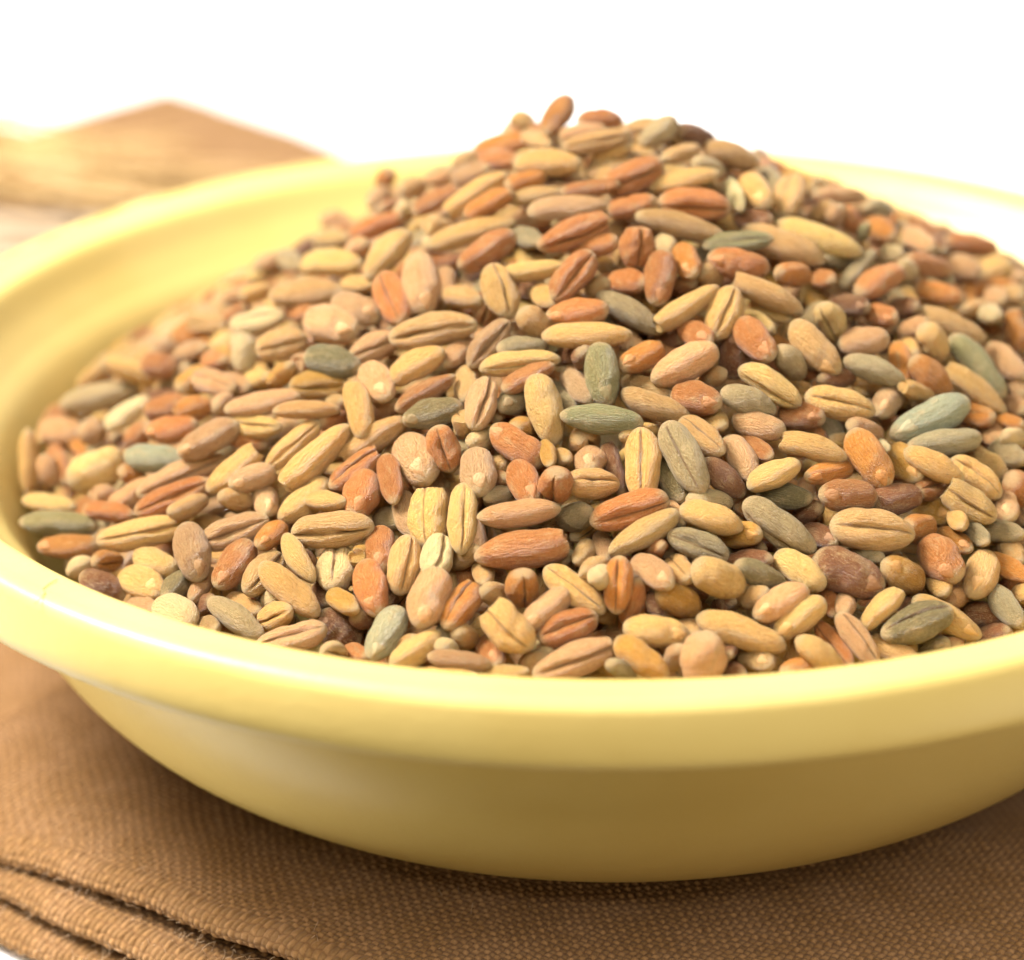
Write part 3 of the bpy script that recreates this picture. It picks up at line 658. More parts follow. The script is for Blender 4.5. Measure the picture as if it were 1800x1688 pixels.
("pn",-11.79,-19.14,42.53,-0.491,-0.861,-0.13,-0.172,0.243,-0.955,4.26,1.89,1.68),
("on",-6.58,-5.42,51.38,0.851,0.525,0.005,-0.277,0.458,-0.845,3.76,1.81,1.71),
("rn",0.3,-40.39,32.41,-0.252,-0.102,-0.962,-0.606,0.792,0.075,3.56,1.85,1.72),
("tb",8.75,-43.02,29.21,0.516,-0.839,0.172,0.708,0.305,-0.637,3.91,1.93,1.73),
("rn",-0.58,2.25,53.91,0.974,0.216,-0.073,-0.155,0.393,-0.906,3.88,1.94,1.76),
("pn",25.12,0.38,44.24,0.392,-0.911,-0.127,-0.263,0.021,-0.964,4.2,2.08,1.82),
("kn",-32.13,-31.48,29.4,0.298,0.952,0.063,-0.953,0.293,0.079,4.17,2.14,1.81),
("dn",6.89,0.63,53.13,0.754,0.55,-0.359,-0.453,0.039,-0.891,4.29,1.81,1.67),
("rn",-8.66,2.2,50.7,0.647,-0.74,0.187,0.718,0.673,0.18,4.93,1.81,1.65),
("on",21.38,-17.93,40.86,0.01,-0.929,-0.37,-0.452,0.326,-0.83,4.86,1.93,1.6),
("dn",26.11,-37.32,27.99,0.607,-0.598,0.523,0.333,0.789,0.516,3.1,1.81,1.64),
("oc",26.98,-19.71,37.35,0.741,-0.655,0.147,-0.416,-0.275,0.867,3.28,1.84,1.68),
("sn",28.91,-22.87,35.55,0.709,-0.705,0.018,-0.023,-0.048,-0.999,3.47,2.02,1.91),
("db",10.84,-7.63,48.79,0.919,-0.357,0.168,0.355,0.934,0.044,3.5,1.81,1.61),
("tn",-28.01,-26.3,34,0.797,0.405,-0.448,-0.02,0.758,0.652,3.01,1.79,1.58),
("pe",-2.26,-30.42,38.56,-0.047,-0.989,0.143,0.161,-0.149,-0.976,4.57,2.36,2.02),
("yn",0.14,-2,52.64,0.825,-0.356,0.438,0.531,0.226,-0.816,3.8,2,1.68),
("ob",-25.19,-30.6,33.04,-0.425,-0.905,-0.017,-0.571,0.283,-0.771,3.88,1.76,1.45),
("pn",-10.9,2.25,49.57,0.675,-0.607,0.419,0.636,0.191,-0.748,4.36,1.81,1.72),
("on",21.65,-1.32,45.62,0.515,-0.856,-0.037,0.857,0.515,0.016,3.71,2.26,1.97),
("tc",-2.64,-27.9,38.98,0.075,0.697,-0.713,0.713,-0.537,-0.45,3.16,2.47,2.06),
("pn",-41.16,-7.24,31.39,0.789,0.201,-0.58,-0.042,0.96,0.275,2.38,2.28,2.12),
("yn",-8.43,-44.86,29.24,0.82,-0.468,0.329,0.319,0.851,0.417,4.09,1.25,1.16),
("rb",5.83,-20.97,44.52,0.436,-0.9,-0.002,0.554,0.27,-0.788,4.13,2.07,1.93),
("pn",-44.31,-10.99,29.71,0.303,-0.427,-0.852,-0.78,0.402,-0.479,2.79,1.81,1.52),
("an",-19.61,-38.39,31.51,0.502,-0.853,0.143,0.86,0.51,0.021,4.44,1.71,1.41),
("sb",-7.61,-24.81,40.9,-0.574,-0.815,0.078,-0.61,0.362,-0.704,3.97,1.95,1.64),
("ob",23.88,-31.62,32.7,0.515,-0.856,-0.032,0.484,0.322,-0.814,3.79,1.69,1.43),
("on",11.65,-44.57,29.17,0.612,0.738,-0.284,-0.37,-0.051,-0.928,4.16,1.81,1.58),
("rb",-9.32,-42.11,29.43,0.193,-0.981,0.015,0.262,0.037,-0.964,4.35,2.01,1.68),
("pe",-25.91,-26.06,33.78,0.11,-0.994,-0.012,-0.432,-0.037,-0.901,5.04,2.06,1.77),
("se",21.49,-39.48,28.16,0.439,-0.709,0.552,0.895,0.398,-0.201,3.62,1.81,1.58),
("pn",-17.43,-21.18,38.95,0.609,-0.57,0.552,0.273,0.804,0.529,3.88,2.07,1.78),
("on",21.1,-32.2,33.92,0.572,0.731,-0.372,-0.695,0.673,0.254,4.16,2.25,1.85),
("db",13.99,-33.86,34.16,0.509,-0.856,0.094,0.515,0.216,-0.83,3.8,1.77,1.52),
("rb",20.28,-14.16,43.31,0.614,-0.772,0.167,0.79,0.603,-0.116,3.31,1.86,1.64),
("tn",5.49,-4.18,53.14,0.654,0.756,-0.037,-0.331,0.241,-0.912,4.77,1.53,1.27),
("tn",-11.02,-22.34,41.27,-0.03,-0.987,-0.161,0.873,0.053,-0.485,4.59,2.15,1.97),
("yn",-22.41,4.74,43.33,0.625,-0.74,0.25,0.652,0.67,0.355,4.96,1.81,1.55),
("pe",28.12,-27.54,33.52,-0.014,-1,0.005,0.361,-0.009,-0.933,4.72,2.08,1.74),
("tc",3.79,-38.46,33.88,0.273,-0.959,0.071,-0.587,-0.108,0.802,4.05,1.96,1.7),
("tn",2.04,-24.2,41.59,0.823,-0.562,-0.077,0.547,0.822,-0.16,4.42,1.81,1.6),
("yn",22.17,-21.26,39.95,0.692,0.555,-0.461,-0.565,0.02,-0.825,4.21,1.53,1.37),
("yn",-28.24,-0.73,40.64,0.832,0.554,-0.018,-0.552,0.831,0.069,3.22,1.66,1.43),
("dn",16.18,-21.11,40.99,0.686,0.68,-0.257,-0.285,0.577,0.765,4.43,1.81,1.52),
("an",-32.59,-10.04,36.83,0.521,0.848,0.095,-0.803,0.525,-0.283,3.84,2.34,1.98),
("wn",6.14,-33.13,36.64,0.807,0.526,-0.267,-0.578,0.613,-0.54,4.21,1.81,1.68),
("pn",-2.19,-0.48,53.82,0.945,0.314,0.086,0.09,0.004,-0.996,4.15,1.53,1.28),
("an",-25.21,-15.69,39.54,0.501,-0.536,0.679,-0.19,0.697,0.691,3.57,1.85,1.57),
("oc",-37.56,-27.4,29.59,0.601,0.731,-0.323,0.765,-0.643,-0.034,3.11,1.72,1.47),
("pn",-33.48,-3.24,36.61,0.623,-0.653,0.431,0.496,-0.098,-0.863,4.41,1.81,1.7),
("rn",29.28,-25.39,33.91,0.434,0.465,-0.772,-0.83,0.54,-0.141,3.47,2.48,2.27),
("pn",-30.3,-31.25,29.49,-0.274,-0.949,-0.154,-0.715,0.308,-0.627,4.36,1.53,1.29),
("rn",14.3,-37.62,31.09,0.136,-0.972,-0.19,-0.636,0.062,-0.769,4.43,1.81,1.6),
("wn",9.54,-6.25,50.37,0.193,-0.954,-0.231,0.965,0.227,-0.129,4.66,1.53,1.31),
("dn",8.74,-36.72,33.66,0.797,-0.528,0.294,0.251,-0.153,-0.956,3.77,1.81,1.6),
("dn",3.93,-18.62,43.37,0.576,-0.773,0.267,0.733,0.344,-0.587,3.73,1.81,1.58),
("tn",8.77,-39.77,32.38,-0.51,0.713,-0.481,0.75,0.643,0.158,3.45,1.78,1.68),
("yn",-6.66,8.25,52.03,0.871,-0.335,-0.36,-0.346,0.104,-0.933,2.48,1.81,1.68),
("dn",-3.67,-3.33,51.1,0.592,-0.754,0.284,0.74,0.648,0.177,4.16,1.81,1.64),
("sn",-6.45,-9.81,48.26,0.458,-0.877,0.143,0.351,0.031,-0.936,4.35,1.81,1.61),
("tn",-11.5,12.53,47.57,0.505,-0.735,0.453,0.629,-0.047,-0.776,3.7,1.81,1.57),
("tn",-5.61,2.33,52.31,0.407,-0.909,0.089,-0.078,-0.131,-0.988,5.06,1.54,1.29),
("rn",-4.89,5.29,51.9,0.343,-0.938,0.05,-0.289,-0.156,-0.945,5.16,1.81,1.6),
("pn",-7.12,9.89,50.56,0.373,-0.922,0.102,0.323,0.026,-0.946,5.26,1.81,1.69),
("wn",7.57,-5.01,52.23,0.641,0.637,-0.429,-0.761,0.453,-0.464,3.97,1.7,1.54),
("wn",4.04,-12,48.38,-0.009,-0.996,0.086,-0.56,-0.066,-0.826,4.05,1.81,1.5),
("sn",12.89,-0.34,49.68,0.263,-0.963,-0.052,-0.426,-0.068,-0.902,4.14,1.81,1.63),
("tn",16.88,-2.19,47.66,0.713,-0.362,0.601,-0.078,0.811,0.58,2.45,1.93,1.74),
("pn",17.77,-3.43,47.78,0.313,-0.307,0.899,-0.3,0.866,0.4,2.25,1.81,1.54),
("rn",19.03,-2.39,47,0.404,0.338,-0.85,-0.894,0.34,-0.29,2.87,1.81,1.64),
("sn",22.01,3.27,45.93,0.569,0.734,-0.371,-0.535,0.673,0.51,4.23,1.81,1.51),
("gn",20.01,-3.85,46.54,0.183,-0.544,0.819,0.983,0.104,-0.15,2.35,1.12,1.01),
("tn",24.02,3.05,43.86,-0,-0.999,-0.034,0.979,0.007,-0.205,4.6,1.81,1.69),
("dn",26.69,2.66,42.94,0.298,-0.949,0.098,0.411,0.035,-0.911,3.58,1.81,1.63),
("wn",22.83,-7.65,44.56,0.492,0.714,-0.498,-0.5,0.701,0.509,3.75,1.81,1.65),
("wn",22.28,-3.96,44.58,0.544,-0.782,0.305,0.616,0.619,0.488,2.89,1.81,1.48),
("sn",17.68,-8.17,45.96,0.693,0.69,-0.207,-0.362,0.084,-0.929,4.73,1.81,1.66),
("rb",16.05,-11.77,45.5,0.325,-0.921,0.216,0.362,-0.089,-0.928,3.42,1.76,1.6),
("db",22.45,-11.17,42.91,0.584,-0.762,0.278,0.647,0.645,0.406,3.05,1.78,1.61),
("pn",22.86,-13.37,42.02,0.777,-0.362,0.515,0.595,0.69,-0.412,2.8,1.67,1.39),
("tn",29.11,-5.69,40.62,0.684,0.694,-0.223,-0.482,0.66,0.576,4.87,1.81,1.66),
("wn",29.63,-7.67,40.89,0.176,-0.956,0.236,0.395,-0.151,-0.906,3.34,1.81,1.56),
("rn",30.26,-6.45,39.52,0.267,-0.784,0.56,-0.17,0.534,0.828,2.66,1.81,1.56),
("tn",32.52,-1.41,40.27,0.387,-0.887,0.253,0.739,0.134,-0.66,3.01,1.81,1.56),
("pn",31.05,-2.29,40.36,0.16,-0.975,0.156,0.406,-0.079,-0.91,3.56,1.81,1.67),
("pn",34.2,5.25,39.11,0.024,-0.995,0.099,0.933,0.058,0.355,4.04,1.81,1.52),
("sn",26.25,-3.3,42.45,0.4,-0.915,0.045,0.624,0.236,-0.745,3.58,1.81,1.55),
("yn",-19.61,-7.39,43.8,0.615,-0.749,0.245,0.601,0.245,-0.76,4.71,1.53,1.42),
("sn",-25.85,4.94,41.32,0.394,-0.912,0.115,-0.227,-0.218,-0.949,5.12,1.89,1.78),
("pn",-27.99,9.02,39.84,0.614,0.789,-0.006,-0.036,0.02,-0.999,3.46,1.81,1.65),
("rn",-24.19,-6.96,41.37,0.511,-0.82,0.258,0.131,-0.223,-0.966,4.6,2,1.87),
("pn",-23.64,-14.93,40.06,0.266,0.906,-0.33,-0.789,0.009,-0.614,3.26,1.81,1.67),
("yn",-27.16,-12.98,38.15,0.438,-0.818,0.372,0.144,0.473,0.869,4.12,1.81,1.69),
("rn",-29.9,0.02,38.71,0.528,-0.677,0.513,-0.145,0.524,0.84,3.92,1.81,1.59),
("dn",-17.36,-12.58,42.49,0.32,-0.943,0.096,0.911,0.334,0.242,4.53,1.81,1.63),
("on",-18.31,13.45,45.72,-0.34,0.466,-0.817,-0.327,0.755,0.568,2.25,1.81,1.66),
("pn",-18.06,13.02,44.14,0.504,-0.822,0.266,0.827,0.548,0.124,4.83,1.96,1.71),
("wn",-16.22,0.08,47.28,-0.459,0.542,-0.704,-0.13,0.743,0.657,3.2,1.81,1.64),
("pn",-19.93,-0.83,44.47,0.392,-0.789,0.474,0.577,0.612,0.541,3.75,1.81,1.62),
("tn",-13.49,-5.68,47.78,0.683,0.646,-0.34,-0.521,0.105,-0.847,2.9,1.91,1.75),
("pn",-22.94,17.64,40.61,0.545,-0.769,0.335,0.576,0.633,0.517,4.57,1.81,1.5),
("pn",-18.73,11.22,44.74,0.264,0.965,-0.003,0.35,-0.099,-0.931,4.52,1.81,1.6),
("rn",-17.52,2.9,46.46,0.589,0.774,-0.233,-0.525,0.586,0.618,2.88,1.81,1.52),
("tn",-15.72,7.3,46.9,0.589,0.801,-0.105,-0.495,0.255,-0.83,3.24,1.81,1.56),
("pn",-13.57,7.78,47.7,0.519,-0.753,0.403,0.852,0.418,-0.317,4.14,1.81,1.51),
("yn",-5.25,-16.42,45.92,0.362,-0.929,0.073,0.326,0.053,-0.944,4.31,1.81,1.62),
("tn",-1.46,-16.04,46.51,0.467,-0.724,0.507,0.465,0.689,0.556,3.47,1.91,1.8),
("pc",-9.72,-15.52,44.35,0.217,-0.529,0.821,-0.198,-0.847,-0.493,3.08,1.81,1.67),
("sn",-4.04,-24.08,40.88,0.331,-0.94,-0.08,-0.16,0.028,-0.987,4.51,1.81,1.6),
("dn",-2.53,-23.1,43.55,0.077,0.682,-0.727,-0.363,0.698,0.617,3.09,1.81,1.56),
("dn",-3.41,-20.11,42.7,0.478,-0.801,0.36,0.664,0.061,-0.745,3.76,1.81,1.63),
("dn",-6.58,-13.03,45.1,0.317,-0.913,0.258,0.501,0.392,0.772,3.93,1.81,1.64),
("rn",5.15,-15,46.17,0.413,-0.773,0.481,0.214,0.596,0.774,3.28,1.81,1.59),
("yn",11.35,-16.83,44.75,0.84,-0.526,-0.131,0.541,0.798,0.264,4.17,1.53,1.37),
("yn",10.57,-18.15,44.35,0.535,-0.845,-0.019,0.646,0.394,0.653,3.99,1.81,1.56),
("tn",6.85,-23.35,42.14,0.518,-0.71,0.477,0.841,0.321,-0.436,3.34,1.68,1.47),
("yb",6.87,-26.7,40.08,0.267,-0.951,0.153,0.589,0.036,-0.807,3.87,1.75,1.56),
("tn",7.08,-14.64,46.74,0.473,0.685,-0.554,-0.231,0.704,0.672,3.48,1.92,1.82),
("rn",-28.17,-19.43,35.96,0.875,-0.472,-0.104,-0.21,-0.177,-0.961,4.61,1.92,1.61),
("pc",-29.3,-12.44,37.38,0.629,-0.747,0.214,-0.769,-0.639,0.03,4.84,1.97,1.67),
("pn",-29.75,-15.43,37.05,0.258,0.936,-0.24,-0.962,0.224,-0.157,3.4,1.81,1.52),
("rn",-21.12,-21.1,38.12,0.519,0.829,-0.21,-0.724,0.556,0.407,3.44,1.81,1.69),
("tn",-20.89,-18.93,38.55,0.332,-0.874,0.356,0.476,0.481,0.736,3.93,1.81,1.55),
("rn",-15.82,-28.78,35.91,0.165,0.552,-0.817,0.508,0.662,0.551,3.01,1.81,1.55),
("sn",-16.65,-29.8,33.9,0.429,-0.871,0.238,0.261,-0.133,-0.956,4.18,2.18,1.81),
("an",-5.26,-30.66,39.31,0.085,-0.996,-0.004,0.575,0.052,-0.816,4.31,1.31,1.24),
("yn",-4.27,-29.62,38.54,0.229,-0.932,0.28,-0.084,-0.305,-0.949,3.82,1.53,1.43),
("sn",-8.63,-32.34,36.86,0.588,0.776,-0.229,-0.327,-0.031,-0.945,3.76,1.53,1.33),
("we",-10.09,-27.47,39.13,-0.316,-0.923,0.219,-0.847,0.17,-0.504,4.27,1.84,1.73),
("an",-6.93,-26.93,39.72,0.418,0.845,-0.333,-0.452,-0.125,-0.883,3.58,1.81,1.57),
("tn",-8.63,-28.92,37.6,0.435,0.894,-0.109,-0.095,-0.074,-0.993,3.95,1.81,1.57),
("rn",-8.71,-30.41,37.02,0.302,-0.774,0.557,0.572,0.614,0.544,3.48,1.81,1.49),
("tn",-11.27,-26.87,39.91,0.127,0.544,-0.829,-0.589,0.714,0.378,3,1.81,1.68),
("sn",-11.62,-24.24,38.13,0.354,-0.914,0.2,0.657,0.09,-0.748,4.13,1.81,1.69),
("rn",-8.94,-24.05,40.1,0.084,-0.996,0.014,0.676,0.047,-0.735,4.3,1.81,1.51),
("sn",-11.01,-27.18,38.12,0.23,-0.949,0.217,0.956,0.179,-0.234,4,1.81,1.61),
("yn",1.28,-28.63,39.97,0.683,0.71,-0.17,-0.397,0.557,0.729,4.11,1.53,1.4),
("rb",9.66,-28.56,38.8,0.513,-0.857,-0.044,0.613,0.402,-0.68,4.15,1.56,1.32),
("pn",3.59,-33.69,35.91,0.215,-0.973,0.077,0.94,0.228,0.253,4.07,1.81,1.57),
("yn",22.32,-15.52,41.1,0.134,-0.98,0.144,0.819,0.191,0.541,3.7,1.81,1.72),
("on",29.43,-19.71,36.82,0.595,-0.786,0.171,0.611,0.58,0.539,3.19,1.46,1.26),
("pe",28.06,-19.86,35.93,0.159,-0.978,0.135,0.434,-0.053,-0.9,4.19,1.93,1.66),
("wn",29.55,-21.29,36.24,0.527,0.781,-0.336,-0.786,0.598,0.156,4.3,1.81,1.53),
("rc",22.52,-27.89,35.08,0.587,0.778,-0.225,0.605,-0.236,0.761,4.46,1.81,1.57),
("pn",17.83,-26.06,38.96,0.67,0.582,-0.462,-0.649,0.156,-0.745,4.07,1.87,1.56),
("pn",30.52,-15.8,36.54,0.246,-0.962,0.116,0.508,0.026,-0.861,3.55,1.81,1.52),
("wn",18.92,-26.92,38.06,0.135,-0.964,0.23,0.564,-0.116,-0.818,3.64,1.11,0.94),
("pn",31.12,-12.74,37.17,0.077,-0.991,-0.106,-0.476,0.057,-0.878,4.35,1.81,1.62),
("yn",-43.14,6.89,30.4,0.651,-0.264,0.712,-0.001,0.938,0.348,3.57,1.81,1.6),
("pn",-36.08,0.46,35.47,0.698,0.691,-0.191,-0.476,0.249,-0.843,2.8,1.81,1.67),
("rn",-36.89,-11.53,32.89,0.542,-0.516,0.664,0.253,0.853,0.456,3.78,1.89,1.76),
("rn",-43.71,-9.42,29.46,0.3,-0.917,-0.264,0.885,0.371,-0.282,5.06,1.81,1.63),
("pn",-38.91,-18.08,30.72,0.628,0.708,-0.323,-0.633,0.223,-0.741,2.91,1.81,1.5),
("on",-36.72,-17.61,32.12,0.709,0.407,-0.576,-0.577,-0.133,-0.806,2.58,1.81,1.53),
("rn",-31.04,-7.35,37.39,0.435,-0.839,0.327,0.632,0.543,0.553,4.3,1.81,1.66),
("wn",-39.76,-26.16,28.5,0.331,0.906,-0.264,-0.879,0.398,0.264,3.42,1.81,1.7),
("dn",-29.98,-32.58,28.41,0.387,-0.692,0.609,0.919,0.236,-0.316,3.58,1.81,1.51),
("pn",-34.65,-31.44,27.75,0.516,-0.793,0.322,0.849,0.522,-0.075,4.29,1.81,1.64),
("tn",-29.38,-36.64,28.68,0.376,-0.855,0.358,0.774,0.076,-0.629,4.01,1.81,1.5),
("wn",-24.81,-34.7,29.96,0.336,-0.775,0.536,0.931,0.186,-0.314,3.65,1.81,1.6),
("wc",-20.17,-41.81,29.28,0.436,0.697,-0.569,0.824,-0.564,-0.06,3.22,1.53,1.26),
("rn",-18.68,-40.57,28.58,0.44,-0.833,0.335,0.817,0.526,0.237,4.04,1.53,1.32),
("tn",-26.95,-33.83,29.05,0.546,-0.82,0.171,-0.097,-0.265,-0.959,4.56,1.82,1.66),
("dn",-22.22,-33.57,32.04,0.382,0.218,-0.898,-0.898,0.316,-0.305,3,1.53,1.26),
("dn",-21.32,-34.31,30,0.304,-0.934,0.186,0.943,0.323,0.083,4.21,1.81,1.54),
("an",-18.53,-34.09,33.01,0.176,0.865,-0.469,-0.669,0.455,0.587,3.36,1.81,1.65),
("dn",-28.51,-35.04,28,0.309,0.793,-0.525,-0.787,-0.097,-0.61,3.17,1.81,1.66),
("dn",-18.31,-38.19,30.21,0.259,0.781,-0.568,-0.315,0.624,0.715,3.26,1.81,1.67),
("tn",-11.14,-35.47,33.51,0.524,-0.538,0.66,0.763,0.641,-0.083,3.65,1.53,1.35),
("te",-9.78,-36.71,32.81,0.007,-0.991,0.132,-0.487,-0.119,-0.865,4.58,1.69,1.52),
("tn",-6.52,-43.24,29.11,0.456,-0.674,0.581,0.839,0.107,-0.534,3.57,1.81,1.64),
("wn",-5.84,-42.07,29.46,0.317,-0.872,0.374,0.686,0.483,0.544,3.77,1.81,1.7),
("tn",-11.12,-41.18,30.24,0.33,0.761,-0.558,-0.434,0.647,0.627,3.36,1.81,1.68),
("tn",-9.03,-39.06,32.32,0.516,0.623,-0.588,-0.481,0.779,0.403,3.37,1.81,1.64),
("tb",-2.89,-36.45,34.25,-0.253,-0.963,0.092,-0.729,0.128,-0.672,4.05,1.53,1.4),
("tn",-4.71,-35.75,33.45,0.286,-0.856,0.431,0.575,0.513,0.638,3.64,1.81,1.69),
("wn",-12.43,-42.53,29.93,0.17,0.84,-0.516,-0.708,-0.26,-0.656,3.42,1.81,1.51),
("sn",-12.43,-40.38,29.8,0.15,0.817,-0.557,-0.9,-0.121,-0.42,3.37,1.81,1.71),
("tn",-15.45,-41.27,29.27,0.576,-0.348,0.739,-0.116,0.86,0.496,3.63,1.53,1.43),
("rn",2.15,-36.48,34.49,0.247,-0.805,0.54,0.794,-0.152,-0.589,3.43,1.6,1.5),
("pn",3.13,-44.43,30.08,-0.265,0.519,-0.813,0.126,0.854,0.504,3.21,1.66,1.39),
("de",6.74,-42.63,29.64,0.039,-0.953,0.299,0.509,-0.239,-0.827,4.31,1.53,1.36),
("dn",7.15,-44.15,28.85,0.341,-0.893,0.294,0.791,0.442,0.423,3.75,1.53,1.4),
("sn",-0.51,-45.63,29.79,0.483,0.537,-0.692,0.291,0.647,0.705,3.4,1.53,1.37),
("tn",-2.12,-38.54,34.02,0.497,0.84,-0.218,-0.813,0.539,0.222,3.91,1.81,1.53),
("wn",-1.74,-40.1,34.16,0.275,0.914,-0.297,-0.554,-0.102,-0.827,3.76,1.81,1.61),
("pn",-1.42,-35.21,34.1,0.106,-0.994,-0.014,-0.359,-0.025,-0.933,4.24,1.6,1.38),
("dn",2.92,-34.76,33.76,0.141,-0.975,0.172,0.084,-0.162,-0.983,3.91,1.81,1.58),
("dn",4.85,-39.13,29.85,0.205,0.767,-0.608,0.217,0.57,0.792,3.42,1.81,1.53),
("dn",7.09,-37.37,30.77,0.399,-0.833,0.383,0.58,-0.094,-0.809,3.58,1.81,1.58),
("dn",2.26,-38.41,31.02,0.45,-0.886,0.113,-0.022,-0.138,-0.99,4.05,1.81,1.69),
("tn",-1.54,-39.44,30.99,0.379,0.792,-0.478,-0.452,-0.292,-0.843,3.56,1.81,1.51),
("tn",4.18,-41.5,30.61,0.089,-0.965,0.247,0.064,-0.242,-0.968,3.83,1.81,1.62),
("dn",8.7,-34.24,33.68,0.646,-0.744,0.173,0.639,0.651,0.41,3.83,1.81,1.58),
("yb",22.22,-35.51,31.12,0.151,-0.984,0.092,0.813,0.07,-0.578,3.89,1.78,1.51),
("tn",28.16,-30.63,31.37,0.219,-0.976,0.009,-0.19,-0.052,-0.98,3.91,1.71,1.56),
("pn",15.25,-39.01,31.28,-0.139,-0.982,0.126,-0.475,-0.046,-0.879,4.08,1.53,1.34),
("sb",25.43,-31.69,33.21,0.209,-0.976,0.055,0.421,0.039,-0.906,3.81,1.53,1.3),
("dn",13.27,-31.84,35.14,0.498,-0.67,0.551,0.612,-0.178,-0.771,3.23,1.81,1.58),
("pn",23.49,-35.63,30.13,0.45,0.821,-0.351,-0.801,0.545,0.248,4.03,1.81,1.57),
("pn",22.86,-38.72,28.03,0.014,-0.945,0.327,0.517,-0.273,-0.811,3.65,1.81,1.67),
("yn",28.53,-34.41,29.81,0.2,-0.906,0.373,0.777,-0.086,-0.623,3.33,1.7,1.46),
("on",27.78,-37,27.98,0.128,-0.797,0.59,-0.179,0.567,0.804,3.12,1.81,1.49),
("sn",17.08,-34.71,33.18,0.586,-0.796,0.151,-0.024,-0.203,-0.979,3.64,1.81,1.56),
("an",15.7,-31.82,32.53,0.149,-0.939,0.311,0.656,0.329,0.679,3.56,1.81,1.57),
("yn",24.1,-30.99,34,-0.017,-0.992,0.128,-0.244,-0.12,-0.962,3.9,1.53,1.42),
("dn",20.05,-36.13,29.7,0.128,-0.924,0.359,0.746,0.328,0.579,3.51,1.81,1.5),
("pn",25.58,-28.7,32.48,0.425,0.751,-0.506,-0.876,0.201,-0.438,3.77,1.81,1.67),
]
